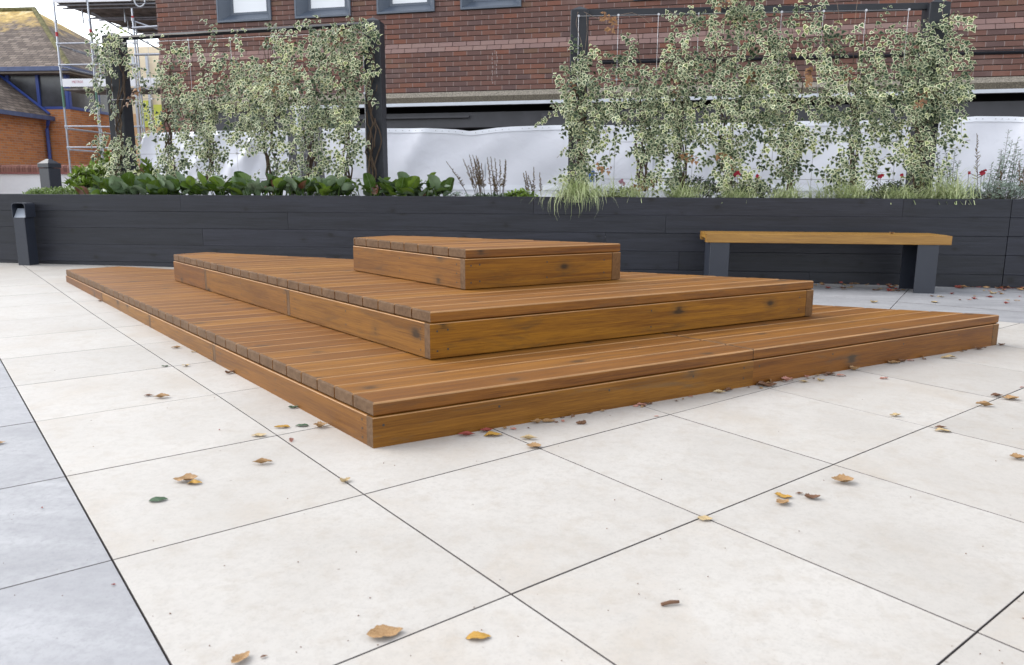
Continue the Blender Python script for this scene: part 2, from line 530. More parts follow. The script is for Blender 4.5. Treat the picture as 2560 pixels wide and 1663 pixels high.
M['petal'] = leaf_mat('crimson_petal', [(.0, (.22, .005, .02)), (1.0, (.45, .02, .05))])
M['mauve'] = leaf_mat('mauve_petal', [(.0, (.25, .10, .15)), (1.0, (.42, .22, .28))])


def fallen(name, a, b, c2):
    m = NT(name, .6, .3)
    o = m.coord()
    n1 = m.noise(o, 60, 5, .65)
    n2 = m.noise(o, 22, 3, .6)
    c = m.ramp(n2, [(.35, a), (.65, b)])
    c = m.mix(m.n('ShaderNodeMapRange', {'Value': n1, 'From Min': .5, 'From Max': .75, 'To Min': 0.0, 'To Max': .7}).outputs[0], c, c2)
    m.base(c)
    m.bump(n1, .3, .002)
    return m.mat


M['leaf_tan'] = fallen('dry_tan_leaf', (.30, .17, .075), (.42, .27, .13), (.16, .08, .04))
M['leaf_pale'] = fallen('dry_pale_leaf', (.42, .31, .16), (.52, .40, .22), (.28, .17, .08))
M['leaf_brown'] = fallen('dry_brown_leaf', (.12, .062, .036), (.22, .115, .065), (.06, .03, .02))
M['leaf_yellow'] = fallen('yellow_leaf', (.42, .22, .03), (.48, .30, .07), (.18, .08, .03))
M['leaf_green'] = fallen('green_leaf', (.035, .075, .035), (.06, .11, .055), (.025, .05, .025))
M['leaf_red'] = fallen('red_leaf', (.26, .04, .035), (.32, .09, .065), (.13, .03, .025))
M['leaf_pink'] = fallen('pink_leaf', (.42, .18, .14), (.48, .26, .20), (.25, .10, .07))


# ------------------------------------------------------------------ polygon tools (2-D)
def clip(poly, p, n):
    """keep the part of poly where (q-p).n >= 0"""
    out = []
    for i in range(len(poly)):
        a, b = poly[i], poly[(i + 1) % len(poly)]
        da = (a[0] - p[0]) * n[0] + (a[1] - p[1]) * n[1]
        db = (b[0] - p[0]) * n[0] + (b[1] - p[1]) * n[1]
        if da >= 0: out.append(a)
        if (da >= 0) != (db >= 0):
            t = da / (da - db)
            out.append((a[0] + t * (b[0] - a[0]), a[1] + t * (b[1] - a[1])))
    res = []
    for q in out:
        if not res or math.hypot(q[0] - res[-1][0], q[1] - res[-1][1]) > 1e-5: res.append(q)
    if len(res) > 1 and math.hypot(res[0][0] - res[-1][0], res[0][1] - res[-1][1]) < 1e-5: res.pop()
    return res


def area(p): return .5 * sum(p[i][0] * p[(i + 1) % len(p)][1] - p[(i + 1) % len(p)][0] * p[i][1] for i in range(len(p)))


def inset(poly, d):
    if area(poly) < 0: poly = poly[::-1]
    q = poly
    for i in range(len(poly)):
        a, b = poly[i], poly[(i + 1) % len(poly)]
        dx, dy = b[0] - a[0], b[1] - a[1]
        L = math.hypot(dx, dy)
        nx, ny = -dy / L, dx / L
        q = clip(q, (a[0] + nx * d, a[1] + ny * d), (nx, ny))
        if len(q) < 3: return []
    return q


def slab(mb, poly, z0, z1, c, m=0, r=0.0, zf=None, along=None, mend=None, two=True, mc=None, ms=None):
    """convex polygon prism with rounded upper (and lower) edges; UV along the direction `along`"""
    if area(poly) < 0: poly = poly[::-1]
    if len(poly) < 3 or abs(area(poly)) < 1e-4: return
    n = len(poly)
    # vertex-wise inset so that ring sizes match
    def vin(d):
        out = []
        for i in range(n):
            a, b, e = poly[i - 1], poly[i], poly[(i + 1) % n]
            d1 = Vector((b[0] - a[0], b[1] - a[1])).normalized(); d2 = Vector((e[0] - b[0], e[1] - b[1])).normalized()
            n1 = Vector((-d1.y, d1.x)); n2 = Vector((-d2.y, d2.x))
            k = 1 + n1.dot(n2)
            o = (n1 + n2) / max(k, .3)
            out.append((b[0] + o.x * d, b[1] + o.y * d))
        return out
    prof = []
    if two: prof += [(z0, c), (z0 + c, 0)]
    else: prof += [(z0, 0)]
    prof += [(z1 - c, 0), (z1 - .3 * c, .3 * c), (z1, c)]
    rings = []
    for z, d in prof:
        rings.append(len(mb.v))
        for (x, y) in vin(d):
            mb.v.append((x, y, z + (zf(x, y) if zf else 0)))
    ax = Vector(along).normalized() if along else Vector((1, 0))
    pr = Vector((-ax.y, ax.x))
    def uvt(i): x, y, z = mb.v[i]; return (x * ax.x + y * ax.y, x * pr.x + y * pr.y)
    def uvs(i): x, y, z = mb.v[i]; return (x * ax.x + y * ax.y, z + 3.0)
    for k in range(len(rings) - 1):
        for i in range(n):
            j = (i + 1) % n
            e = Vector((poly[j][0] - poly[i][0], poly[j][1] - poly[i][1])).normalized()
            isend = abs(e.dot(ax)) < .75
            q = (rings[k] + i, rings[k] + j, rings[k + 1] + j, rings[k + 1] + i)
            if ms is not None:
                mb.face(q, ms if k < len(rings) - 2 else m, r, [uvs(t) for t in q]); continue
            if mc is not None and k >= len(rings) - 3 and not isend:
                mb.face(q, mc, r, [uvs(t) for t in q]); continue
            mb.face(q, mend if (isend and mend is not None) else m, r, [uvs(t) for t in q])
    q = [rings[-1] + i for i in range(n)]
    mb.face(q, m, r, [uvt(t) for t in q])
    q = [rings[0] + i for i in reversed(range(n))]
    mb.face(q, m, r, [uvt(t) for t in q])


# ------------------------------------------------------------------ ground and paving
WA = 0.795
UD = Vector((math.sin(WA), math.cos(WA)))       # tile row direction (u) in world
VD = Vector((-math.cos(WA), math.sin(WA)))      # tile column direction (v)
S = 0.78


def uvw(u, v):
    p = UD * (u * S) + VD * (v * S)
    return (p.x, p.y)


g = MB()
g.poly([(-300, -300, -1.2), (300, -300, -1.2), (300, 600, -1.2), (-300, 600, -1.2)])
ground = tag(g.build('ground', plain('distant_ground', (.10, .10, .10), .9, .1)), kind='structure')
sub = MB()
sub.poly([(x, y, gz(x, y) - .03) for x, y in ((-14, -6), (12, -6), (12, 8.2), (-14, 8.2))])
sub.poly([(x, y, gz(x, y) - .40) for x, y in ((-40, -30), (40, -30), (40, 60), (-40, 60))])
tag(sub.build('paving_bed', M['joint']), kind='structure')

U_ = [-3.53, -2.76, -1.99, -1.22, -.45, .343, 1.107, 1.882, 2.67, 3.465, 4.25, 5.03, 5.81, 6.59, 7.37, 8.15, 8.93, 9.71, 10.5]
V_ = [-7.2, -6.42, -5.64, -4.86, -4.08, -3.3, -2.52, -1.74, -.96, -.18, .601, 1.398, 2.197, 2.96, 3.745, 4.48, 5.22, 5.95, 6.685, 7.43, 8.17, 8.92, 9.66, 10.4, 11.15, 11.9, 12.6, 13.4]
BP = (1.568, 5.572); bdir = Vector((1.1295, -.553)).normalized(); BN = Vector((-bdir.y, bdir.x))   # boundary of the grey band by the planter


def bend(u, v):                    # long joints are not dead straight in the photo
    if abs(u - 1.107) < .01 and v > 3.5: u -= .032 * min(1, (v - 3.5) / 3)
    return u


cream = MB(); grey = MB()
YWALL = 6.93
for i in range(len(U_) - 1):
    for j in range(len(V_) - 1):
        P = [uvw(bend(U_[i], V_[j]), V_[j]), uvw(bend(U_[i + 1], V_[j]), V_[j]), uvw(bend(U_[i + 1], V_[j + 1]), V_[j + 1]), uvw(bend(U_[i], V_[j + 1]), V_[j + 1])]
        P = clip(P, (0, 8.0), (0, -1))
        if len(P) >= 3: P = clip(P, (0, -3.5), (0, 1))
        if len(P) >= 3 and i >= 5: P = clip(P, BP, (-BN.x, -BN.y))
        if len(P) < 3: continue
        gap = .0017 + .0006 * random.random()
        Q = inset(P, gap if U_[i + 1] > .343 + .01 else .0022)
        if len(Q) < 3: continue
        dz = random.uniform(-.0003, .0003)
        slab(grey if i < 5 else cream, Q, -.034 + dz, dz, .0008, 0, random.random(), zf=gz, two=False, ms=1)
# grey band: its own bond, turned against the cream field
ga = bdir; gb = BN
for i in range(-8, 10):
    for j in range(0, 9):
        a0, a1 = -.42 + i * .60 * 1.5, -.42 + (i + 1) * .60 * 1.5
        b0, b1 = j * .60 - .03, (j + 1) * .60 - .03
        P = []
        for a, b in ((a0, b0), (a1, b0), (a1, b1), (a0, b1)):
            P.append((BP[0] + ga.x * a + gb.x * b, BP[1] + ga.y * a + gb.y * b))
        P = clip(P, BP, (BN.x, BN.y))
        if len(P) >= 3: P = clip(P, (0, 8.0), (0, -1))
        if len(P) >= 3: P = clip(P, (11, 0), (-1, 0))
        if len(P) >= 3: P = clip(P, uvw(.343, 0), (UD.x, UD.y))
        if len(P) < 3: continue
        Q = inset(P, .0024)
        if len(Q) >= 3: slab(grey, Q, -.034, random.uniform(-.001, .001), .0008, 0, random.random(), zf=gz, two=False, ms=1)
tag(cream.build('paving_cream', [M['cream_tile'], M['joint']]), kind='structure')
tag(grey.build('paving_grey', [M['grey_tile'], M['joint']]), kind='structure')

# ------------------------------------------------------------------ stepped timber platform
H1, H2, H3 = .1435, .3305, .5205
T1 = [(-.659, 2.182), (2.160, 4.260), (-4.104, 6.203), (-4.234, 5.702)]
T1[2] = (-3.985, 6.03)
T2 = [(-.610, 2.793), (1.142, 4.084), (-2.829, 5.333), (-2.962, 5.109)]
T3 = [(-.583, 3.440), (.135, 3.970), (-1.189, 4.448), (-1.352, 4.198)]
platform = empty('stepped_platform', (-.659, 2.182, gz(-.659, 2.182)), 'three tier stepped seating platform of orange brown stained timber on cream paving', 'platform')


def tier(poly, z0, z1, pitch, first, seam=None, joints=(), fm='fascia', foot=None, label=''):
    N, Rr, B, L = [Vector(p) for p in poly]
    ax = (Rr - N).normalized(); nr = Vector((-ax.y, ax.x))
    th = .045
    deck = MB()
    tot = max((Vector(p) - N).dot(nr) for p in poly)
    k = 0; d0 = 0.0
    while d0 < tot - .01:
        wd = first if k == 0 else pitch
        d1 = min(d0 + wd, tot)
        if tot - d1 < .05: d1 = tot
        q = clip([tuple(p) for p in poly], tuple(N + nr * (d0 + (.0034 if k else 0))), tuple(nr))
        q = clip(q, tuple(N + nr * (d1 - .0034)), tuple(-nr))
        pieces = [q]
        if seam:
            sp, sdir = seam
            sn = (-sdir[1], sdir[0])
            a = clip(q, (sp[0] + sn[0] * .002, sp[1] + sn[1] * .002), sn)
            b = clip(q, (sp[0] - sn[0] * .002, sp[1] - sn[1] * .002), (-sn[0], -sn[1]))
            pieces = [x for x in (a, b) if len(x) >= 3]
        for q in pieces:
            if len(q) >= 3:
                jit = random.uniform(-.0012, .0012)
                slab(deck, q, z1 - th, z1 + jit, .0055, 0, random.random(), along=ax, mend=1, mc=2)
        d0 = d1; k += 1
    d_ = deck.build('tier', [M['deck'], M['endgrain'], M['arris']], platform)
    d_['label'] = label
    # fascia boards: front (N-R), left (N-L), back (R-B), short side (L-B)
    ft = .038; top = z1 - th - .0012
    ins = -.005
    cen = (N + Rr + B + L) / 4

    def board(A, Bv, s0, s1, mat, trim0=0.0, trim1=0.0, name='fascia_board', zf=None, screws=()):
        e = (Bv - A).normalized(); n_ = Vector((-e.y, e.x))
        if n_.dot(cen - A) < 0: n_ = -n_
        p0 = A + e * (s0 + trim0) + n_ * ins; p1 = A + e * (s1 - trim1) + n_ * ins
        p0i = p0 + n_ * ft
        if A is N and Bv is Rr and s0 == 0:
            eL = (L - N).normalized(); p0 = p0 - e * .005; p0i = p0 + eL * (ft / eL.dot(n_))
        q = [tuple(p0), tuple(p1), tuple(p1 + n_ * ft), tuple(p0i)]
        mb = MB()
        slab(mb, q, z0 if foot is None else foot, top, .0032, 0, random.random(), along=e, mend=1, mc=3)
        for (u_, v_) in screws:
            c_ = p0 + e * u_ - n_ * .0006
            cc = Vector((c_.x, c_.y, z0 + v_ * (top - z0)))
            b0 = len(mb.v)
            for kk in range(8):
                t_ = kk * math.pi / 4
                mb.v.append(tuple(cc + Vector((e.x, e.y, 0)) * (.0042 * math.cos(t_)) + Vector((0, 0, 1)) * (.0042 * math.sin(t_))))
            mb.face([b0 + kk for kk in range(8)], 2, 0.0)
        o_ = mb.build(name, [mat, M['endgrain'], M['screw'], M['arris']], d_)
        return o_
    LR = (Rr - N).length; LL = (L - N).length
    fm_ = M[fm]
    # front
    cuts = [0.0] + [j for j in joints[0]] + [LR]
    for a, b in zip(cuts, cuts[1:]):
        ln = b - a
        sc_ = [(.03, .22), (.03, .78), (.075, .25), (.075, .8), (ln * .5, .25), (ln * .5, .78), (ln - .1, .3), (ln - .1, .75)]
        if z0 < .1: sc_ = [(.035, .72), (ln * .27, .74), (ln * .55, .7), (ln * .8, .72), (ln - .05, .3), (ln - .05, .75)]
        board(N, Rr, a, b, fm_, 0, .0 if b < LR else .055, screws=sc_)
    # return end of the back frame shows as an end-grain strip at R
    board(N, Rr, LR - .052, LR, M['endgrain_warm'], 0, 0, name='end_block')
    # left
    cuts = [0.0] + [j for j in joints[1]] + [LL]
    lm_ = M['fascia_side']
    for a, b in zip(cuts, cuts[1:]):
        ln = b - a
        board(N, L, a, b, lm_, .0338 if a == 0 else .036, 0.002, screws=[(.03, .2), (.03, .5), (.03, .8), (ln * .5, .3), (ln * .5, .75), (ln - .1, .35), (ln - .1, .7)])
        if a > 0: board(N, L, a, a + .034, M['endgrain'], 0, 0, name='end_block')
    e_ = (L - N).normalized()
    # back edges
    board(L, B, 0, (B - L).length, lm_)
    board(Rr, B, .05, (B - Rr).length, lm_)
    return d_


def dist(p, q): return math.hypot(p[0] - q[0], p[1] - q[1])


seam_dir = Vector((T1[3][0] - T1[0][0], T1[3][1] - T1[0][1])).normalized()
tier(T1, .0, H1, .1285, .1285, seam=((.667, 3.1564), (seam_dir.x, seam_dir.y)),
     joints=([dist((.667, 3.156), T1[0])], [dist((-1.64, 3.2213), T1[0]), dist((-2.439, 3.9425), T1[0]), dist((-3.2929, 4.7843), T1[0])]),
     fm='fascia_worn', foot=-.05, label='lowest and widest tier with its front boards split by a joint')
tier(T2, H1 + .003, H2, .131, .131, joints=([], [dist((-1.5362, 3.7022), T2[0]), dist((-2.4473, 4.6244), T2[0])]),
     label='middle tier with a deep orange front board')
tier(T3, H2 + .003, H3, .131, .137, joints=([], []), label='smallest tier on top of the platform')

# ------------------------------------------------------------------ planter of charcoal sleepers
planter = empty('timber_planter', (0, YWALL, 0), 'long raised planter of charcoal stained sleepers behind the stepped platform', 'planter')
zj = [-.08, .092, .2575, .419, .578, .7345]
jx = {4: [-3.91, -.55, 2.63], 3: [-6.3, -2.86, .63], 2: [-3.71, .1], 1: [-2.1, .76], 0: [-5.0, -1.3, 1.9]}
mb = MB()
for c_ in range(5):
    xs = [-6.02 + (.0 if c_ % 2 else -.12)] + [x for x in sorted(jx[c_]) if x > -5.9] + [3.505]
    for a, b in zip(xs, xs[1:]):
        dz = random.uniform(-.0015, .0015); dy = random.uniform(-.0025, .0025)
        slab(mb, [(a + .0012, YWALL + dy), (b - .0012, YWALL + dy), (b - .0012, YWALL + .1), (a + .0012, YWALL + .1)],
             zj[c_] + .0006, zj[c_ + 1] - .0006 + (dz if c_ < 4 else 0), .002, 0, random.random(), along=(1, 0))
mb.build('front_wall', [M['charcoal']], planter)
mb = MB()
cs, sn = math.cos(R(3.0)), math.sin(R(3.0))
for c_ in range(5):
    xs = [3.509] + ([4.9] if c_ in (1, 3) else []) + [7.5]
    for a, b in zip(xs, xs[1:]):
        P = [(a + .001, 0), (b - .001, 0), (b - .001, .1), (a + .001, .1)]
        Q = [(3.509 + (x - 3.509) * cs + y * sn, YWALL + .002 - (x - 3.509) * sn + y * cs) for x, y in P]
        slab(mb, Q, zj[c_] + .001, zj[c_ + 1] - .001, .003, 0, random.random() * .4 + .6, along=(cs, -sn))
mb.build('front_wall', [M['charcoal']], planter)['label'] = 'right hand stretch of planter wall beyond the vertical joint'
mb = MB()          # left return wall with interlocked corner blocks
for c_ in range(5):
    y0 = YWALL + .1 if c_ % 2 == 0 else YWALL - .0
    slab(mb, [(-6.14, y0 + .001), (-6.024, y0 + .001), (-6.024, 9.3), (-6.14, 9.3)], zj[c_] + .001, zj[c_ + 1] - .001, .003, 0, random.random(), along=(0, 1))
mb.build('side_wall', [M['charcoal']], planter)
mb = MB()
for c_ in range(5):   # lower wall carrying on to the left
    slab(mb, [(-9.5, YWALL + .03), (-6.16, YWALL + .03), (-6.16, YWALL + .13), (-9.5, YWALL + .13)], zj[c_] + .001, zj[c_ + 1] - .001, .003, 0, random.random() * .5, along=(1, 0))
mb.build('side_wall', [M['charcoal']], planter)
mb = MB()
for c_ in range(5):
    slab(mb, [(-6.02, 9.2), (7.5, 9.2), (7.5, 9.3), (-6.02, 9.3)], zj[c_] + .001, zj[c_ + 1] - .02, .003, 0, random.random(), along=(1, 0))
mb.build('back_wall', [M['charcoal']], planter)
mb = MB()
nx, ny = 120, 20
for j in range(ny + 1):
    for i in range(nx + 1):
        x = -6.02 + 13.5 * i / nx; y = YWALL + .1 + (2.17) * j / ny
        if x > 3.5 and j == 0: y -= 0
        mb.v.append((x, y, .66 + .02 * math.sin(x * 7 + y * 3) + random.uniform(-.01, .01)))
for j in range(ny):
    for i in range(nx):
        a = j * (nx + 1) + i
        mb.face((a, a + 1, a + nx + 2, a + nx + 1))
mb.build('soil', M['soil'], planter, smooth=True)

# ------------------------------------------------------------------ bench
bench = empty('bench', (1.87, 6.6, gz(1.87, 6.6)), 'backless bench with golden timber slats on two dark grey slab legs', 'bench')
mb = MB()
bx0, bx1 = .915, 2.825
sl_w = (.42 - 4 * .006) / 5
for k in range(5):
    y0 = 6.40 + k * (sl_w + .006)
    zt = .449 if k else .447
    slab(mb, [(bx0 + .0015 * k, y0), (bx1 - .004 * (k % 3), y0), (bx1 - .004 * (k % 3), y0 + sl_w), (bx0 + .0015 * k, y0 + sl_w)],
         zt - (.072 if k in (0, 4) else .045), zt, .004, 0, .2 + .6 * random.random(), along=(1, 0), mend=0)
mb.build('seat', [M['bench']], bench)
for (a, b, out) in ((.952, 1.108, -1), (2.577, 2.740, 1)):
    mb = MB()
    z0 = gz(a, 6.5) - .01
    mb.box((a, 6.412, z0), (b, 6.422, .376), c=.002)
    o0, o1 = (a, a + .010) if out < 0 else (b - .010, b)
    mb.box((o0, 6.4225, z0), (o1, 6.705, .376))
    mb.box((a + .001, 6.7055, z0), (b - .001, 6.715, .376))
    mb.box((a - .012, 6.42, .377), (b + .012, 6.72, .4), c=.001)
    mb.build('leg', M['metal_grey'], bench)

# ------------------------------------------------------------------ bollard light
bol = empty('bollard_light', (-5.4, 6.77, gz(-5.4, 6.77)), 'low dark grey bollard light with a hooded opening beside the planter wall', 'bollard light')
x0, x1, y0, y1 = -5.50, -5.385, 6.755, 6.885
mb = MB()
zb = gz(-5.4, 6.8)
mb.box((x0, y0, zb - .01), (x1, y1, .515), c=.003)
mb.build('body', M['metal_grey'], bol)
mb = MB()
# hood: inverted U with rounded shoulders
prof = []
r_ = .028
xa, xb, zt = x0 - .006, x1 + .02, .655
prof = [(xa, .517), (xa, zt - r_)] + [(xa + r_ - r_ * math.cos(t), zt - r_ + r_ * math.sin(t)) for t in (R(30), R(60), R(90))] + \
       [(xb - r_ + r_ * math.sin(t), zt - r_ + r_ * math.cos(t)) for t in (R(0), R(30), R(60), R(90))] + [(xb, .517)]
tck = .007
inn = []
cxm = (xa + xb) / 2
for (x, z) in prof:
    inn.append((x + (tck if x < cxm else -tck), z - (tck if z > .56 else 0)))
n_ = len(prof)
b0 = len(mb.v)
for (px_, pz_) in prof: mb.v.append((px_, y0 - .002, pz_))
for (px_, pz_) in inn: mb.v.append((px_, y0 - .002, pz_))
for (px_, pz_) in prof: mb.v.append((px_, y1, pz_))
for (px_, pz_) in inn: mb.v.append((px_, y1, pz_))
for i in range(n_ - 1):
    mb.face((b0 + i, b0 + i + 1, b0 + n_ + i + 1, b0 + n_ + i))
    mb.face((b0 + i, b0 + 2 * n_ + i, b0 + 2 * n_ + i + 1, b0 + i + 1))
    mb.face((b0 + n_ + i, b0 + n_ + i + 1, b0 + 3 * n_ + i + 1, b0 + 3 * n_ + i))
    mb.face((b0 + 2 * n_ + i, b0 + 3 * n_ + i, b0 + 3 * n_ + i + 1, b0 + 2 * n_ + i + 1))
mb.box((xa + .001, y1 - .004, .517), (xb - .001, y1 + .002, .648))
mb.build('hood', M['metal_grey'], bol)
mb = MB()
b0 = len(mb.v)
mb.v += [(x0 + .006, y0 + .004, .516), (x1 + .004, y0 + .004, .516), (x1 + .004, y0 + .06, .600), (x0 + .006, y0 + .06, .600)]
mb.face((0, 1, 2, 3))
mb.box((x0 + .006, y0 + .0605, .5165), (x1 + .004, y1 - .006, .600))
mb.build('reflector', plain('bollard_reflector', (.30, .33, .38), .4), bol)

# ------------------------------------------------------------------ trellises
YT = 7.5


def post(root, xa, xb, ya, z1, tilt=0.0):
    mb = MB()
    mb.box((xa, ya, .5), (xb, ya + (xb - xa), z1 - .035), c=.006)
    b = len(mb.v); d = .004
    y1_ = ya + (xb - xa)
    mb.v += [(xa + d, ya + d, z1 - .034), (xb - d, ya + d, z1 - .034), (xb - d, y1_ - d, z1 - .034), (xa + d, y1_ - d, z1 - .034), ((xa + xb) / 2, (ya + y1_) / 2, z1 + .012)]
    for q in ((0, 1, 4), (1, 2, 4), (2, 3, 4), (3, 0, 4)): mb.face([b + i for i in q])
    return mb.build('post', M['post'], root)


def wires(root, xl, xr, yl, yr, zt, xs):
    def one(name, segs, r, n):
        mb = MB()
        for p, q, rr in segs: mb.tube([p, q], rr, n)
        mb.build(name, M['wire'], root)
    for x in xs:
        t = (x - xl) / (xr - xl); y = yl + (yr - yl) * t - .035
        one('wire', [((x, y, .68), (x, y, zt), .0022)], 0, 4)
        for z in (zt, zt - .56, zt - 1.12, .9):
            one('wire_fixing', [((x, y + .035, z), (x, y - .004, z), .004), ((x, y - .012, z), (x, y - .003, z), .011)], 0, 8)
    for z in (zt, zt - .56, zt - 1.12, .9):
        one('wire', [((xs[0], yl + (yr - yl) * (xs[0] - xl) / (xr - xl) - .035, z), (xs[-1], yl + (yr - yl) * (xs[-1] - xl) / (xr - xl) - .035, z), .0022)], 0, 4)


YL = 7.85
p1 = at(252, 80, YL); p1b = at(300, 95, YL)
tr1 = empty('trellis', (-3.7, 7.6, .66), 'left trellis of two charcoal posts, a top rail and climbing wires', 'trellis', 'ivy trellises in the planter')
post(tr1, p1.x, p1.x + .175, YL, p1.z)
p2 = at(904, 42, YT)
post(tr1, p2.x, p2.x + .175, YT, p2.z)
mb = MB()
ra = at(300, 96, YL + .06); rb = at(905, 61, YT + .06)
mb.tube([ra, rb], .024, 4)
mb.build('rail', M['post'], tr1)
wires(tr1, p1.x, p2.x, YL, YT, 2.27, [p1.x + .1 + k * .47 for k in range(7)])
p3 = at(1427, 16, 7.42); p4 = at(2328, -12, 7.42)
tr2 = empty('trellis', (1.4, 7.5, .66), 'right trellis of two charcoal posts, a top rail and climbing wires behind the bench', 'trellis', 'ivy trellises in the planter')
post(tr2, p3.x, p3.x + .165, 7.42, 2.46)
post(tr2, p4.x, p4.x + .175, 7.42, 2.46)
mb = MB()
ra2 = at(1469, 33, 7.5); rb2 = (p4.x + .01, 7.5, ra2.z + .002)
mb.box((ra2.x, 7.48, ra2.z - .028), (rb2[0], 7.53, ra2.z + .028), c=.003)
mb.build('rail', M['post'], tr2)
wires(tr2, p3.x, p4.x, 7.42, 7.42, 2.36, [p3.x + .075 + k * .36 for k in range(9)])

# ------------------------------------------------------------------ foliage tools
IVO = np.array([(0, 0, 0), (.30, -.10, 0), (.50, .18, 0), (.27, .42, 0), (0, 1.0, 0), (-.27, .42, 0), (-.50, .18, 0), (-.30, -.10, 0)], float)
IVI = IVO * .70 + np.array((0, .10, 0))
IVT = np.vstack([IVO, IVI])
IVT[:, 2] = -np.abs(IVT[:, 0]) * .30 - (IVT[:, 1] - .3) ** 2 * .25
IVT[:, 1] -= .0
IVF = [(i, (i + 1) % 8, 8 + (i + 1) % 8, 8 + i) for i in range(8)] + [(8, 9, 10, 11, 12), (8, 12, 13, 14, 15)]
IVM = [1] * 8 + [0, 0]
LANCE = np.array([(0, 0, 0), (.16, .25, .02), (.19, .5, .03), (.11, .8, .0), (0, 1, -.05), (-.11, .8, 0), (-.19, .5, .03), (-.16, .25, .02)], float)
LANCEF = [(0, 1, 2, 3, 4), (0, 4, 5, 6, 7)]


def frames(d, up, n):
    """rotation matrices: columns x, y(tip)=d, z≈n"""
    y = d / np.linalg.norm(d, axis=1, keepdims=True)
    z = n - (n * y).sum(1, keepdims=True) * y
    z /= np.maximum(np.linalg.norm(z, axis=1, keepdims=True), 1e-6)
    x = np.cross(y, z)
    return np.stack([x, y, z], axis=2)


class Leaves:
    def __init__(s, T, Fs, Ms):
        s.T, s.F, s.M = T, Fs, Ms; s.P = []; s.D = []; s.N = []; s.S = []; s.R = []; s.X = []

    def add(s, p, d, n, size, r, mx=None):
        s.P.append(p); s.D.append(d); s.N.append(n); s.S.append(size); s.R.append(r); s.X.append(mx)

    def build(s, name, mats, parent):
        P = np.array(s.P, float)
        if len(P) == 0: return None
        Rm = frames(np.array(s.D, float), None, np.array(s.N, float))
        V = np.einsum('nij,kj->nki', Rm, s.T) * np.array(s.S)[:, None, None] + P[:, None, :]
        L = Vector((0, 0, 0)); q = parent
        while q is not None: L = L + q.location; q = q.parent
        V -= np.array(L)
        K = len(s.T); n = len(P)
        me = bpy.data.meshes.new(name)
        nv = n * K
        lens = [len(f) for f in s.F]; per = sum(lens)
        loops1 = np.array([i for f in s.F for i in f])
        loops = (loops1[None, :] + (np.arange(n) * K)[:, None]).ravel()
        starts1 = np.concatenate([[0], np.cumsum(lens)[:-1]])
        starts = (starts1[None, :] + (np.arange(n) * per)[:, None]).ravel()
        me.vertices.add(nv); me.vertices.foreach_set('co', V.ravel().astype(np.float32))
        me.loops.add(len(loops)); me.loops.foreach_set('vertex_index', loops.astype(np.int32))
        nf = n * len(s.F)
        me.polygons.add(nf)
        me.polygons.foreach_set('loop_start', starts.astype(np.int32))
        me.polygons.foreach_set('loop_total', np.tile(lens, n).astype(np.int32))
        Ms = np.tile(np.array(s.M), n).reshape(n, -1)
        for i, x in enumerate(s.X):
            if x is not None: Ms[i, :] = x
        me.polygons.foreach_set('material_index', Ms.ravel().astype(np.int32))
        at_ = me.attributes.new('rnd', 'FLOAT', 'FACE')
        at_.data.foreach_set('value', np.repeat(np.array(s.R, float), len(s.F)).astype(np.float32))
        for m in mats: me.materials.append(m)
        me.update(calc_edges=True)
        me.validate()
        o = bpy.data.objects.new(name, me)
        COL.objects.link(o); o.parent = parent
        return o


# ------------------------------------------------------------------ ivy
D1 = dict(x0=256, dx=53.5, y0=72, dy=41, g=[
    [3.4, .3, .4, 1, .5, 1, .6, 1.5, 3.2, 2.6, 3, 4, 7, .4],
    [6, .6, 1.2, 2, 1.2, .8, 1.3, 3, 5, 4.2, 3.6, 5, 8.5, .4],
    [6, 1.5, 3, 4, 2, .8, 2.5, 5, 5.6, 4.8, 4.6, 4.6, 9, .6],
    [6.5, 2, 4.5, 5.5, 3, 3.2, 6, 7, 6.5, 5.5, 5, 6, 9, .3],
    [7, 1, 3.5, 5.5, 6.5, 6.5, 8, 7, 7, 7.5, 7, 8, 9, .3],
    [7, 2, 1, 7.5, 6.5, 8.5, 7.5, 7, 8, 9, 8.5, 9, 8.5, 0],
    [6, 3, .4, 8.5, 6, 9, 8, 6, 8.5, 8, 9, 7, 6.5, .5],
    [5, 6, .5, 7, 4.5, 8.5, 7, 1, 8, 8.5, 5, 7.5, 2, .4],
    [5, 7, 1.5, 6.5, 4.5, 7.5, 4, .6, 7.5, 5.5, 4.5, 8, 2, 2.5],
    [5, 8, 7, 7.5, 4.5, 6.5, 1.5, .4, 6, 2, 2, 8, 3, 1.5]])
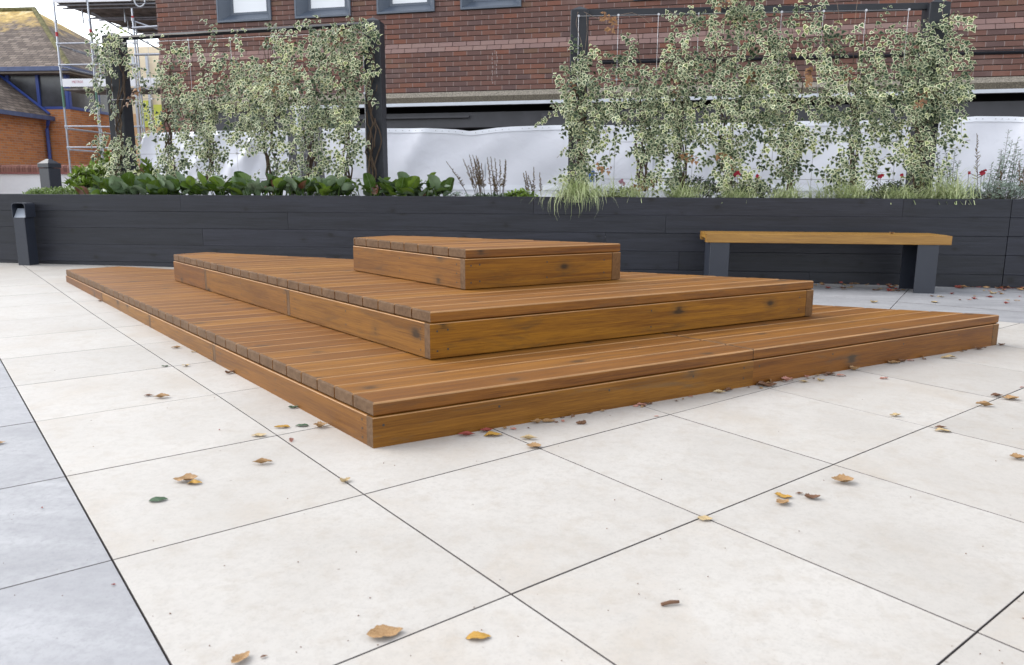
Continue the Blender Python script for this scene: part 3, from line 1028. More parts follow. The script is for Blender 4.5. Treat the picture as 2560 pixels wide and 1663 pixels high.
D2 = dict(x0=1400, dx=53, y0=23, dy=47, g=[
    [0, 0, .5, 0, 0, 0, 0, 4, 6, 5, 4, .6, .8, .2, .4, 1, .6, .3, 4, .3],
    [0, 0, .6, 0, 1.2, 2.6, 3.6, 4.8, 4, 4.6, 6, 3.4, 3.4, 1.2, .6, 1.4, 2, 2.4, 4.5, 1],
    [.1, 2.6, 1, 1.8, 4, 3.2, 5, 4.6, 5.4, 6.2, 6.4, 4.2, 3.6, 4.4, 5.2, 4.6, 5, 6, 7, 3.4],
    [.4, 5.4, 4.2, 3.4, 4.6, 4.2, 4.6, 5.6, 6.8, 7, 6, 4, 5, 6.2, 6, 5.6, 6.8, 7, 8.4, 5],
    [.8, 7.4, 6.4, 4, 6.6, 5, 4.6, 5, 7.4, 7, 7.4, 7.2, 5.4, 6.4, 7.4, 7.4, 7.2, 8.2, 9.4, 5.6],
    [3.4, 9, 7.6, 4.4, 7.4, 7.4, 7.6, 6.2, 8.6, 7.4, 7.2, 6.4, 6, 4.8, 7.4, 7.4, 6, 8.4, 8.8, 4.8],
    [5, 9.4, 8.8, 6.4, 8.8, 9.2, 8.8, 7.8, 9.6, 8.6, 7.4, 7.2, 8, 7.4, 9, 9.2, 8.8, 8.4, 6.4, 1.6],
    [2, 9.2, 6.4, 3, 6.8, 9, 8.6, 6.4, 9.4, 7.4, 5.2, 8.4, 5.2, 7, 9.2, 8.6, 6.6, 7, 1.4, .8],
    [1, 8.4, 3.6, 2, 5.8, 7, 8, 4.4, 8.8, 6.4, 2.4, 8.4, 4.2, 6.8, 8.8, 7.6, 6.8, 7.6, .6, 0],
    [.8, 8.6, 1.8, 1.6, 5.4, 7.4, 4.4, 7.8, 8.6, 3.2, 7.2, 5.2, 3.4, 7.4, 8.4, 6.2, 5.6, 8.4, 2.6, 0]])


def dens(D, px, py):
    gx = (px - D['x0']) / D['dx']; gy = (py - D['y0']) / D['dy']
    G = D['g']; h, w_ = len(G), len(G[0])
    if gx < -.45 or gx > w_ - .55 or gy < (-.45 if D is D1 else -.9) or gy > h - .3: return 0
    gx = min(max(gx, 0), w_ - 1); gy = min(max(gy, 0), h - 1)
    i, j = int(gx), int(gy); i2, j2 = min(i + 1, w_ - 1), min(j + 1, h - 1)
    a, b = gx - i, gy - j
    return (G[j][i] * (1 - a) + G[j][i2] * a) * (1 - b) + (G[j2][i] * (1 - a) + G[j2][i2] * a) * b


_vn = {}


def vnoise(x, y):
    def h(i, j):
        if (i, j) not in _vn: _vn[(i, j)] = random.Random(i * 7919 + j * 104729 + 5).random()
        return _vn[(i, j)]
    i, j = math.floor(x), math.floor(y); a, b = x - i, y - j
    a = a * a * (3 - 2 * a); b = b * b * (3 - 2 * b)
    return (h(i, j) * (1 - a) + h(i + 1, j) * a) * (1 - b) + (h(i, j + 1) * (1 - a) + h(i + 1, j + 1) * a) * b


def pxof(p):
    d = RW.transposed() @ (p - EYE)
    return (1280 + F * d.x / d.z, 831.5 + F * d.y / d.z)


def ivy_set(D, cols, plane, n_shoots, xr, yr, root_for, labels, group, seed):
    rs = random.Random(seed)
    roots = []; LV = []; ST = []
    for k, (cxp, lb) in enumerate(zip(cols, labels)):
        b = at(cxp, 470, plane(cxp))
        rt = empty('ivy', (b.x, b.y, .66), lb, 'climbing plant', group)
        roots.append(rt); LV.append(Leaves(IVT, IVF, IVM)); ST.append((MB(), MB()))
        # woody stems climbing from the soil, several twined strands
        for s_ in range(6):
            pts = []; x = cxp + rs.uniform(-8, 8); ph = rs.uniform(0, 6)
            top = rs.uniform(60, 220)
            y = 478
            while y > top:
                q = at(x + 6 * math.sin(y * .045 + ph), y, plane(x) + rs.uniform(-.02, .03) + .01 * s_)
                pts.append(q); y -= 14; x += rs.uniform(-3.5, 3.5) + (rs.uniform(-5, 5) if y < 330 else 0)
                if dens(D, x, y) < 1.2 and y < 300: break
            if len(pts) > 3: ST[k][0].tube(pts, [max(.0026, .0095 - .00025 * i) for i in range(len(pts))], 5, cap=False)
    made = 0; tries = 0
    while made < n_shoots and tries < n_shoots * 90:
        tries += 1
        px = rs.uniform(*xr); py = rs.uniform(*yr)
        d = dens(D, px, py)
        nz = vnoise(px / 34.0 + seed * 7.3, py / 40.0)
        if py > 300:
            cd = min(abs(c_ - px) for c_ in cols)
            d *= .62 + .62 * math.exp(-(cd / 24) ** 2)
        if rs.random() > (min(d, 9.5) / 9.5) ** 1.7 * (.22 + 1.7 * nz * nz): continue
        made += 1
        k = min(range(len(cols)), key=lambda i: abs(cols[i] - px) + rs.uniform(0, 14))
        Y = plane(px) - .015 + max(-.17, min(.10, rs.gauss(0, .055))) * (1.15 if d > 5 else .8)
        p = at(px, py, Y)
        ang = rs.gauss(R(90), R(55)) if rs.random() < .5 else rs.gauss(R(-85), R(32))
        dr = Vector((math.cos(ang), -.25 * rs.random(), math.sin(ang)))
        tone = rs.random()
        L_ = rs.randint(6, 15)
        pts = [p.copy()]
        step = rs.uniform(.020, .030)
        side = 1
        brown = rs.random() < .010
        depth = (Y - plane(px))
        for i in range(L_):
            dr = (dr + Vector((rs.gauss(0, .24), rs.gauss(-.01, .12), rs.gauss(-.03, .22)))).normalized()
            p = p + dr * step
            # keep to the green mass
            pts.append(p.copy())
            if dens(D, *pxof(p)) < .5 and i > 2: break
            side = -side
            n = Vector((rs.gauss(0, .38), -1, rs.gauss(.5, .42)))
            sd = dr.cross(Vector((0, -1, 0)))
            ld = (sd * side * rs.uniform(.4, 1.1) + Vector((0, -.25, -.65)) + dr * rs.uniform(-.1, .5))
            sz = rs.uniform(.028, .057) * (1 if i < L_ - 2 else .75)
            rr = min(1, max(0, .5 + (tone - .5) * .8 + rs.gauss(0, .18) - (.25 if depth > .02 else 0)))  # leaves set deeper take a darker tone, inner shade put into the colour
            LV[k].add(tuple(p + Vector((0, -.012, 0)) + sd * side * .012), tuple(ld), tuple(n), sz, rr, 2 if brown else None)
        if rs.random() < .7: ST[k][1].tube(pts, .0016, 3, cap=False)
    for k, rt in enumerate(roots):
        LV[k].build('foliage', [M['ivy_green'], M['ivy_cream'], M['ivy_brown']], rt)
        if ST[k][0].v: ST[k][0].build('stem', M['stem'], rt, smooth=True)
        if ST[k][1].v: ST[k][1].build('shoots', M['stem_pale'], rt)
    return roots


pl1 = lambda px: YL + (YT - YL) * min(1, max(0, (px - 252) / 680)) - .095
pl2 = lambda px: 7.335
ivy1 = ivy_set(D1, [300, 425, 525, 675, 775, 868, 930], pl1, 540, (232, 985), (30, 470), None,
        ['variegated ivy winding up the leftmost trellis post', 'variegated ivy column just right of the leftmost trellis post',
         'broad variegated ivy left of the middle of the left trellis', 'dense variegated ivy in the middle of the left trellis',
         'variegated ivy in front of the dark building column', 'variegated ivy between dark building column and right post of left trellis',
         'variegated ivy clothing the right post of the left trellis'], 'ivy plants climbing the left trellis', 3)
ivy2 = ivy_set(D2, [1455, 1610, 1705, 1815, 1975, 2130, 2300], pl2, 820, (1375, 2435), (-22, 470), None,
        ['variegated ivy clothing the left post of the right trellis', 'loose variegated ivy just right of the left post of the right trellis',
         'variegated ivy third along the right trellis', 'tall dense variegated ivy reaching over the rail of the right trellis',
         'slim variegated ivy right of the middle of the right trellis', 'wide dense variegated ivy above the right half of the bench',
         'thick variegated ivy bulging past the rightmost trellis post'], 'ivy plants climbing the right trellis', 5)

# long bare or sparsely leaved runners (parts of the ivies they spring from)
def runner(root, pts_px, Y, leafy=0.0, seed=1, brown=False, rad=.0016):
    rs = random.Random(seed)
    P = []
    for i in range(len(pts_px) - 1):
        a, b = pts_px[i], pts_px[i + 1]
        for t in (0, .34, .67): P.append(at(a[0] + (b[0] - a[0]) * t, a[1] + (b[1] - a[1]) * t, Y))
    P.append(at(*pts_px[-1], Y))
    mb = MB(); mb.tube(P, rad, 4, cap=False); mb.build('runner', M['stem_pale'], root)
    if leafy:
        lv = Leaves(IVT, IVF, IVM)
        for q in P:
            for k in range(2):
                if rs.random() < leafy:
                    lv.add(tuple(q + Vector((rs.uniform(-.02, .02), -.01, rs.uniform(-.015, .015)))), (rs.uniform(-1, 1), -.2, rs.uniform(-1, .3)),
                           (rs.gauss(0, .4), -1, .5), rs.uniform(.025, .042), rs.uniform(.4, 1), 2 if brown else None)
        lv.build('runner_leaves', [M['ivy_green'], M['ivy_cream'], M['ivy_brown']], root)


runner(ivy2[0], [(1405, 262), (1385, 285), (1362, 302), (1342, 311)], 7.36, .95, 11)
runner(ivy2[0], [(1440, 330), (1415, 372), (1392, 395)], 7.36, .5, 12)
runner(ivy2[0], [(1445, 30), (1440, 60), (1452, 100), (1462, 150), (1460, 230)], 7.38, 0)
runner(ivy2[0], [(1466, 35), (1468, 80), (1462, 130), (1458, 200)], 7.38, 0)
runner(ivy2[0], [(1456, 130), (1438, 150), (1431, 185), (1430, 210)], 7.36, .4, 13)
runner(ivy2[0], [(1460, 30), (1500, 50), (1520, 60)], 7.38, 0)
runner(ivy2[1], [(1538, 90), (1530, 60), (1548, 38), (1580, 32), (1605, 42), (1624, 58)], 7.38, 0)
runner(ivy2[1], [(1536, 60), (1512, 30)], 7.36, 1, 14, True)
runner(ivy2[1], [(1542, 50), (1520, 45), (1504, 46)], 7.36, 1, 15, True)
runner(ivy2[1], [(1534, 74), (1515, 74)], 7.36, 1, 16, True)
runner(ivy2[2], [(1655, 128), (1690, 92), (1722, 62), (1735, 30), (1725, 15)], 7.36, .55, 17)
runner(ivy2[6], [(2352, 300), (2368, 335), (2385, 345), (2410, 354), (2425, 350)], 7.36, .25, 18)
runner(ivy2[6], [(2360, 60), (2355, 20), (2365, -10)], 7.34, 1, 19)
runner(ivy2[6], [(2380, 100), (2410, 128), (2425, 150), (2428, 165)], 7.36, .6, 20)
runner(ivy2[5], [(2090, 85), (2098, 40), (2092, 5)], 7.36, 0)
runner(ivy2[5], [(2135, 80), (2140, 30), (2145, -8)], 7.36, 0)
runner(ivy2[4], [(2030, 60), (2030, 20), (2040, 2)], 7.36, .2, 21)
runner(ivy1[0], [(290, 118), (315, 140), (338, 175)], 7.75, .2, 22)
runner(ivy1[1], [(398, 98), (412, 135), (414, 160)], 7.7, .1, 23)
runner(ivy1[2], [(452, 98), (468, 140), (490, 178)], 7.65, .1, 24)
runner(ivy1[2], [(540, 90), (541, 130), (542, 175)], 7.65, .2, 25)
runner(ivy1[3], [(575, 92), (570, 125), (560, 160), (552, 195)], 7.6, .1, 26)
runner(ivy1[3], [(576, 90), (595, 115), (602, 140)], 7.6, .3, 27)
runner(ivy1[0], [(305, 92), (380, 88), (460, 86), (540, 80), (610, 74)], 7.6, .35, 28)
runner(ivy1[0], [(272, 215), (250, 226), (228, 222), (206, 222)], 7.8, .55, 29)

# ------------------------------------------------------------------ low planting
def bergenia(px, n, spread, label, seed, Y=7.22, hgt=.17, depth=.22):
    rs = random.Random(seed)
    b = at(px, 497, Y)
    root = empty('bergenia', (b.x, Y, .67), label, 'plant', 'bergenia clumps along the planter edge')
    NR, NA = 4, 14
    mb = MB(); sb = MB()
    for k in range(n):
        bx = b.x + rs.uniform(-spread, spread); by = Y + rs.uniform(-depth * .5, depth * .75)
        az = rs.uniform(-math.pi, math.pi) if rs.random() < .5 else rs.uniform(-2.6, -.5)
        el = rs.uniform(.05, 1.25)
        L_ = rs.uniform(.10, .17); W_ = L_ * rs.uniform(.72, .9)
        d = Vector((math.cos(az) * math.cos(el), math.sin(az) * math.cos(el), math.sin(el)))
        stem = rs.uniform(.035, .145)
        p0 = Vector((bx, by, .685)); p1 = p0 + Vector((d.x * .4, d.y * .4, 1)).normalized() * stem * (1 if el > .3 else .7)
        sdv = d.cross(Vector((0, 0, 1)))
        sdv = sdv.normalized() if sdv.length > .05 else Vector((1, 0, 0))
        nn = sdv.cross(d).normalized()
        if nn.z < 0: nn = -nn
        roll = rs.gauss(0, .35)
        sdv = sdv * math.cos(roll) + nn * math.sin(roll)
        nn = sdv.cross(d).normalized()
        if nn.z < -.2: nn = -nn
        cup = rs.uniform(.1, .5); curl = rs.uniform(-.5, .2); wv = rs.uniform(0, 6)
        r = rs.uniform(.08, 1) if rs.random() > .035 else rs.uniform(0, .05)
        b0 = len(mb.v); uvs = []
        for i in range(NR + 1):
            for j in range(NA):
                t = 2 * math.pi * j / NA; q = i / NR
                x = math.sin(t) * q; y = -math.cos(t) * q
                yy = (y + 1) * .5
                wd = 1.0 - .15 * y
                z = cup * x * x * .5 + curl * (yy ** 2) * .5 + .05 * q * math.sin(3 * t + wv)
                mb.v.append(tuple(p1 + sdv * (x * W_ * .5 * wd) + d * (yy * L_) + nn * (z * L_)))
                uvs.append((x * .5 + .5, yy))
        for i in range(NR):
            for j in range(NA):
                j2 = (j + 1) % NA
                a = (i * NA + j, i * NA + j2, (i + 1) * NA + j2, (i + 1) * NA + j)
                if i == 0: a = (0, (i + 1) * NA + j2, (i + 1) * NA + j)
                mb.face([b0 + t for t in a], 0, r, [uvs[t] for t in a])
        sb.tube([p0, p0.lerp(p1, .5) + Vector((0, 0, .01)), p1], [.006, .005, .004], 5, cap=False)
    mb.build('foliage', M['bergenia'], root, smooth=True)
    sb.build('stalks', M['needle'], root)


bl = ['small pale green bergenia at the left end of the bergenia row', 'bergenia at the foot of the leftmost trellis post', 'bergenia with a glaucous upright leaf left of a variegated sprig',
      'bergenia with one rusty leaf beside the second ivy column', 'bergenia below the broad left ivy column', 'bergenia with a drooping purple brown leaf on the planter edge',
      'bergenia left of the dark building column', 'large round leaved bergenia in front of the dark building column', 'bergenia just right of the dark building column',
      'low dark bergenia left of the right post of left trellis', 'bergenia at the foot of the right post of the left trellis', 'dark glossy bergenia, rightmost of its row, spilling over the edge']
for k, px in enumerate([265, 325, 395, 460, 530, 600, 670, 735, 800, 868, 985, 1065]):
    bergenia(px, [18, 28, 28, 28, 28, 28, 28, 32, 28, 22, 34, 34][k], .18 if k < 10 else .19, bl[k], 40 + k, hgt=.15)
# drooping brown-purple leaf on the rim
mb = MB()
rim = at(640, 497, YWALL - .01)


def clump(name, px, Y, n, mat, label, cat, group=None, seed=1, hx=.2, hy=.15, hz=.15, size=(.02, .035), z0=.68, shape='dome', T=LANCE, Fs=LANCEF, stems=True, matst=None, basez=None, updir=.6):
    rs = random.Random(seed)
    b = at(px, 490, Y)
    root = empty(name, (b.x, Y, .67), label, cat, group)
    lv = Leaves(T, Fs, [0] * len(Fs)); sb = MB()
    for k in range(n):
        u, v, w_ = rs.uniform(-1, 1), rs.uniform(-1, 1), rs.random()
        if u * u + v * v > 1: continue
        h = hz * math.sqrt(max(0, 1 - (u * u + v * v) * .8)) * (w_ ** .45)
        base = Vector((b.x + u * hx * .35, Y + v * hy * .35, z0))
        tip = Vector((b.x + u * hx, Y + v * hy, z0 + h))
        if stems and rs.random() < .25: sb.tube([base, base.lerp(tip, .5), tip], .0016, 3, cap=False)
        m_ = rs.randint(3, 6)
        for i in range(m_):
            a = rs.uniform(0, 6.28)
            d = Vector((math.cos(a), math.sin(a), rs.uniform(-.2, updir * 2)))
            lv.add(tuple(tip + Vector((rs.gauss(0, .008), rs.gauss(0, .008), rs.uniform(-.02, .01)))), tuple(d), (rs.gauss(0, .3), -.4, 1), rs.uniform(*size),
                   min(1, max(0, rs.gauss(.3 + .4 * w_, .15))))
    lv.build('foliage', [mat], root)
    if stems and sb.v: sb.build('stems', matst or M['stem'], root)
    return root


clump('hebe', 105, 7.3, 420, M['needle'], 'low feathery green hebe at the far left of the planter', 'plant', 'low green hebes', 61, .16, .15, .115, (.018, .032))
clump('hebe', 160, 7.3, 480, M['needle'], 'low feathery green hebe beside the bergenia row', 'plant', 'low green hebes', 62, .18, .16, .125, (.018, .032))
clump('hebe', 215, 7.32, 330, M['needle'], 'low feathery green hebe under the broad leaved shrub', 'plant', 'low green hebes', 66, .16, .14, .11, (.018, .032))
clump('broadleaf_shrub', 235, 7.75, 260, M['shrub'], 'bright green whorled leaf shrub left of the leftmost trellis post', 'shrub', None, 63, .27, .2, .36, (.055, .085), updir=.8)
clump('broadleaf_shrub', 278, 7.95, 120, M['shrub'], 'taller bright green shrub right behind the leftmost trellis post', 'shrub', None, 67, .12, .12, .50, (.055, .085), updir=.9)
clump('broadleaf_shrub', 378, 7.9, 90, M['shrub'], 'bright green rosette shrub right of the leftmost trellis post', 'shrub', None, 64, .13, .1, .42, (.055, .085), updir=.9)
clump('low_shrub', 335, 7.6, 380, M['ivy_green'], 'low dark shrub behind bergenias by the leftmost trellis post', 'shrub', None, 65, .42, .15, .26, (.03, .05))

# sedges
def sedge(px, Y, n, ln, label, seed, over=False, spread=.09, mat='sedge', gold=0):
    rs = random.Random(seed)
    b = at(px, 490, Y)
    n = int(n * 1.5); spread *= 1.25; ln *= 1.05
    root = empty('sedge', (b.x, Y, .67), label, 'ornamental grass', 'sedges along the planter edge')
    mb = MB()
    for k in range(n):
        a = rs.uniform(0, 6.283)
        if over and rs.random() < .28: a = rs.uniform(-2.6, -.6)
        L_ = ln * 1.15 * rs.uniform(.55, 1.1); el = rs.uniform(R(38), R(88)); droop = rs.uniform(.9, 2.4) if not over else rs.uniform(1.2, 3.2)
        p = Vector((b.x + rs.gauss(0, spread * .5), Y + rs.gauss(0, spread * .4), .685))
        wd = rs.uniform(.0018, .0040)
        r = min(1, max(0, rs.gauss(.55, .2))) if rs.random() > gold else 1.0
        side = Vector((-math.sin(a), math.cos(a), 0))
        b0 = len(mb.v); ns = 6
        for i in range(ns + 1):
            t = i / ns
            w_ = wd * (1 - t ** 2 * .9)
            tw = side * w_ + Vector((0, -w_ * .5, 0))
            mb.v.append(tuple(p - tw)); mb.v.append(tuple(p + tw))
            d = Vector((math.cos(a) * math.cos(el), math.sin(a) * math.cos(el), math.sin(el)))
            p = p + d * (L_ / ns)
            if over:
                if YWALL - .006 < p.y < YWALL + .11: p.z = max(p.z, .742)
                elif p.y >= YWALL + .11: p.z = max(p.z, .70)
            else:
                if p.y < YWALL + .02: p.y = YWALL + .02
                p.z = max(p.z, .742 if p.y < YWALL + .11 else .70)
            el -= droop / ns * (1 + .5 * t)
        for i in range(ns): mb.face((b0 + 2 * i, b0 + 2 * i + 1, b0 + 2 * i + 3, b0 + 2 * i + 2), 0, r)
    mb.build('foliage', M[mat], root, smooth=True)


sedge(1440, 7.02, 260, .38, 'silvery striped sedge whose blades hang far over the planter edge', 71, True, .12)
sedge(1570, 7.10, 200, .27, 'striped sedge second from the left with a mauve flower behind', 72, False, .13)
sedge(1705, 7.10, 210, .27, 'yellow green sedge third from the left', 73, False, .10)
sedge(1845, 7.10, 180, .22, 'low sedge fourth from the left in front of red flowers', 74, False, .12)
sedge(1965, 7.10, 190, .25, 'sedge fifth from the left above the bench seat', 75, False, .12)
sedge(2125, 7.10, 240, .32, 'tall pale green sedge above the right half of the bench', 76, False, .12)
sedge(2245, 7.10, 200, .25, 'sedge between the tall pale sedge and the rightmost post', 77, False, .12)
sedge(2370, 7.06, 260, .35, 'golden tinged sedge right of the rightmost trellis post', 78, False, .12, gold=.08)

sedge(1502, 7.12, 90, .30, 'striped sedge between the overhanging sedge and its right neighbour', 171, False, .10)
sedge(2045, 7.14, 70, .26, 'low sedge left of the tall pale green sedge', 174, False, .10)
sedge(2310, 7.16, 60, .24, 'low sedge at the foot of the rightmost post', 175, False, .08)

# astilbe and other flower stems
def plume(mb, st, base, tip, lean, seed, wmax=.022, n=34):
    rs = random.Random(seed)
    P = [base + (tip - base) * t + lean * (t * t) for t in [i / 14 for i in range(15)]]
    st.tube(P, [.0035 - .002 * i / 14 for i in range(15)], 4, cap=False)
    for k in range(n):
        t = .36 + .64 * k / n
        f = t * 14; i = min(int(f), 13); q = P[i].lerp(P[i + 1], f - i)
        ln = wmax * (1 - (t - .36) / .64) ** .8 * rs.uniform(.7, 1.25) + .004
        a = rs.uniform(0, 6.28)
        d = Vector((math.cos(a), math.sin(a) * .7, rs.uniform(.3, .9))).normalized()
        mb.tube([q, q + d * ln * .6, q + d * ln + Vector((0, 0, .002))], [.003, .0034, .0012], 4, r=rs.random(), cap=False)


def plume_plant(px, Y, stems, label, seed, fol=40, fmat='dark_leaf', cat='plant', group=None, wm=.022):
    b = at(px, 490, Y)
    root = empty('astilbe', (b.x, Y, .67), label, cat, group)
    mb = MB(); st = MB()
    for k, (bx, tx, ty, dx) in enumerate(stems):
        B_ = at(bx, 497, Y); B_.z = .68
        T_ = at(tx, ty, Y)
        ln_ = Vector((at(tx + dx, ty, Y).x - T_.x, 0, 0))
        plume(mb, st, B_ + Vector((0, random.uniform(-.05, .05), 0)), T_ - ln_, ln_, seed * 31 + k, wm)
    mb.build('flower_plumes', M['plume'], root); st.build('stems', M['stem'], root)
    return root


ag = 'astilbes with dried plumes'
plume_plant(1195, 7.3, [(1178, 1115, 403, -14), (1195, 1157, 397, -10), (1200, 1173, 386, -4), (1205, 1182, 387, -4), (1206, 1190, 389, -2), (1210, 1196, 402, 0), (1196, 1171, 413, -8), (1212, 1203, 408, -4),
                        (1200, 1186, 398, -3), (1204, 1194, 394, -3)],
            'dried astilbe with the tallest brown plumes and one leaning far left', 81, group=ag, wm=.030)
plume_plant(1240, 7.3, [(1232, 1218, 393, -2), (1238, 1227, 391, -3), (1244, 1237, 395, -2), (1250, 1250, 399, 0), (1252, 1266, 402, 0), (1256, 1264, 398, 0), (1246, 1232, 436, 2), (1240, 1236, 440, 0)],
            'dried astilbe with dense upright brown plumes next to the tallest one', 82, group=ag, wm=.026)
plume_plant(1330, 7.3, [(1322, 1308, 432, -2), (1326, 1314, 427, -2), (1336, 1334, 417, 0), (1354, 1349, 431, -1), (1338, 1320, 438, 0)],
            'shorter dried astilbe left of the silvery striped sedge', 83, group=ag, wm=.02)
clump('creeping_plant', 1145, 7.15, 90, M['silver'], 'small grey green plant right of the last bergenia', 'plant', None, 84, .13, .08, .09, (.02, .032))
clump('creeping_plant', 1235, 7.15, 170, M['dark_leaf'], 'low mixed foliage below the dried astilbe plumes', 'plant', None, 85, .26, .1, .07, (.03, .05))
clump('creeping_plant', 1300, 7.15, 110, M['shrub'], 'low yellow green foliage below the shorter dried astilbe', 'plant', None, 86, .17, .08, .10, (.04, .06))
clump('dark_shrub', 1735, 7.45, 300, M['dark_leaf'], 'dark leaved shrub behind the third sedge', 'shrub', None, 87, .26, .15, .25, (.03, .05))
clump('dark_shrub', 1875, 7.4, 260, M['dark_leaf'], 'dark leaved dahlia with crimson flowers behind the fourth sedge', 'shrub', None, 88, .26, .15, .20, (.03, .05))
clump('dark_shrub', 2225, 7.4, 240, M['dark_leaf'], 'dark leaved dahlia with crimson flowers left of the rightmost post', 'shrub', None, 89, .24, .15, .20, (.03, .05))


def flower(root, px, py, Y, r, mat='petal', seed=1):
    rs = random.Random(seed)
    c_ = at(px, py, Y)
    lv = Leaves(LANCE * np.array((2.0, 1, 1)), LANCEF, [0, 0])
    for k in range(16):
        a = rs.uniform(0, 6.28); d = Vector((math.cos(a), -.35, math.sin(a)))
        lv.add(tuple(c_), tuple(d), (rs.gauss(0, .3), -1, rs.gauss(0, .3)), r * rs.uniform(.7, 1.1), rs.random())
    lv.build('flower', [M[mat]], root)
    mb = MB(); q = Vector((c_.x + .01, c_.y + .01, .7)); mb.tube([q, c_ + Vector((0, .01, 0))], .0022, 4); mb.build('flower_stalk', M['stem'], root)


def flower_plant(px, Y, fl, label, seed):
    r_ = clump('flowering_plant', px, Y, 60, M['dark_leaf'], label, 'plant', None, seed, .14, .08, .14, (.03, .05))
    for k, (fx, fy, s_, mt) in enumerate(fl): flower(r_, fx, fy, Y, s_, mt, seed * 7 + k)


flower_plant(1553, 7.25, [(1553, 453, .028, 'mauve'), (1560, 460, .022, 'mauve')], 'small plant with a faded mauve flower head behind the second sedge', 91)
flower_plant(1850, 7.22, [(1844, 434, .034, 'petal'), (1838, 437, .02, 'petal'), (1893, 440, .02, 'petal')], 'plant with two crimson flowers behind the fourth sedge', 92)
flower_plant(2215, 7.22, [(2202, 440, .026, 'petal'), (2254, 438, .018, 'petal'), (2196, 443, .015, 'petal')], 'plant with two small crimson flowers left of the rightmost post', 93)

# silvery shrubs at the right
def twiggy(px, Y, tips, label, seed, wid=.018, dens_=9):
    rs = random.Random(seed)
    b = at(px, 495, Y)
    root = empty('silver_shrub', (b.x, Y, .67), label, 'shrub', 'silver leaved shrubs')
    lv = Leaves(LANCE * np.array((1.1, 1, 1)), LANCEF, [0, 0]); sb = MB()
    for (bx, tx, ty) in tips:
        B_ = at(bx, 497, Y); B_.z = .68; T_ = at(tx, ty, Y)
        B_.y += rs.uniform(-.06, .06); T_.y += rs.uniform(-.08, .08)
        bw = Vector((rs.uniform(-.02, .02), 0, 0))
        P = [B_.lerp(T_, t / 10) + bw * math.sin(t * .5) for t in range(11)]
        sb.tube(P, [.004 - .0028 * i / 10 for i in range(11)], 4, cap=False)
        L_ = (T_ - B_).length; n = int(L_ / .010)
        for k in range(n):
            t = k / n * 10; i = min(int(t), 9); q = P[i].lerp(P[i + 1], t - i)
            a = rs.uniform(0, 6.28)
            m_ = 1 if t > 7 else 2
            for _ in range(m_):
                a += 2.4
                d = Vector((math.cos(a), math.sin(a) * .6, rs.uniform(-.2, .9)))
                of = d.normalized() * rs.uniform(0, .035 if t < 7 else .005)
                lv.add(tuple(q + of), tuple(d), (rs.gauss(0, .3), -.6, 1), rs.uniform(.02, .036), min(1, max(0, rs.gauss(.35 + .05 * t, .15))))
    lv.build('foliage', [M['silver']], root); sb.build('stems', M['stem'], root)
    return root


twiggy(2365, 7.35, [(2365, 2372, 352), (2358, 2345, 385), (2372, 2392, 372), (2350, 2336, 408), (2380, 2400, 400), (2362, 2356, 370), (2376, 2380, 392)],
       'airy silver leaved shrub right of the rightmost trellis post', 95)
twiggy(2500, 7.3, [(2495, 2530, 322), (2510, 2545, 345), (2480, 2490, 392), (2500, 2506, 378), (2520, 2556, 372), (2470, 2470, 410), (2490, 2500, 372), (2530, 2575, 400), (2515, 2530, 360), (2505, 2520, 350), (2525, 2548, 385)],
       'taller silver leaved shrub at the right edge of the photo', 96)
clump('silver_groundcover', 2500, 7.18, 620, M['silver'], 'thick mat of small silver green leaves under the silver shrubs', 'plant', None, 97, .40, .14, .21, (.018, .03))
clump('silver_groundcover', 2420, 7.35, 240, M['silver'], 'silver green leaves behind the golden tinged sedge', 'plant', None, 98, .30, .1, .14, (.018, .03))
r_ = plume_plant(2443, 7.28, [(2442, 2442, 333, 0)], 'single tall brown pyramid flower spike with crimson flowers at its foot', 99, group=None, wm=.055)
flower(r_, 2455, 432, 7.26, .028, 'petal', 5); flower(r_, 2423, 432, 7.26, .018, 'petal', 6); flower(r_, 2463, 426, 7.26, .014, 'petal', 7)
plume_plant(2548, 7.2, [(2548, 2548, 402, 0), (2556, 2560, 420, 3), (2505, 2503, 425, 0)], 'brown dried flower spikes at the right edge of the planter', 100, group=None, wm=.035)
plume_plant(2306, 7.3, [(2306, 2306, 392, 0), (2300, 2302, 430, 0)], 'reddish brown dried spike in front of the rightmost post', 101, group=None, wm=.022)

# ------------------------------------------------------------------ brick building (own frame, turned 7.6 degrees)
BO = Vector((-2.47, 12.25, 0)); BA = R(-7.6)
XB = Matrix.Translation(BO) @ Matrix.Rotation(BA, 4, 'Z')
bld = empty('brick_building', BO, 'large dark red brick building with grey framed windows and an open ground floor', 'building')
BX0, BX1 = -5.08, 14.0
win = [(-3.90, -2.90), (-2.47, -1.49), (-1.04, -.08), (.34, 1.30)] + [(2.98 + 1.43 * k, 3.96 + 1.43 * k) for k in range(7)]
WZ0, WZ1 = 3.525, 4.85
ZB = 2.315


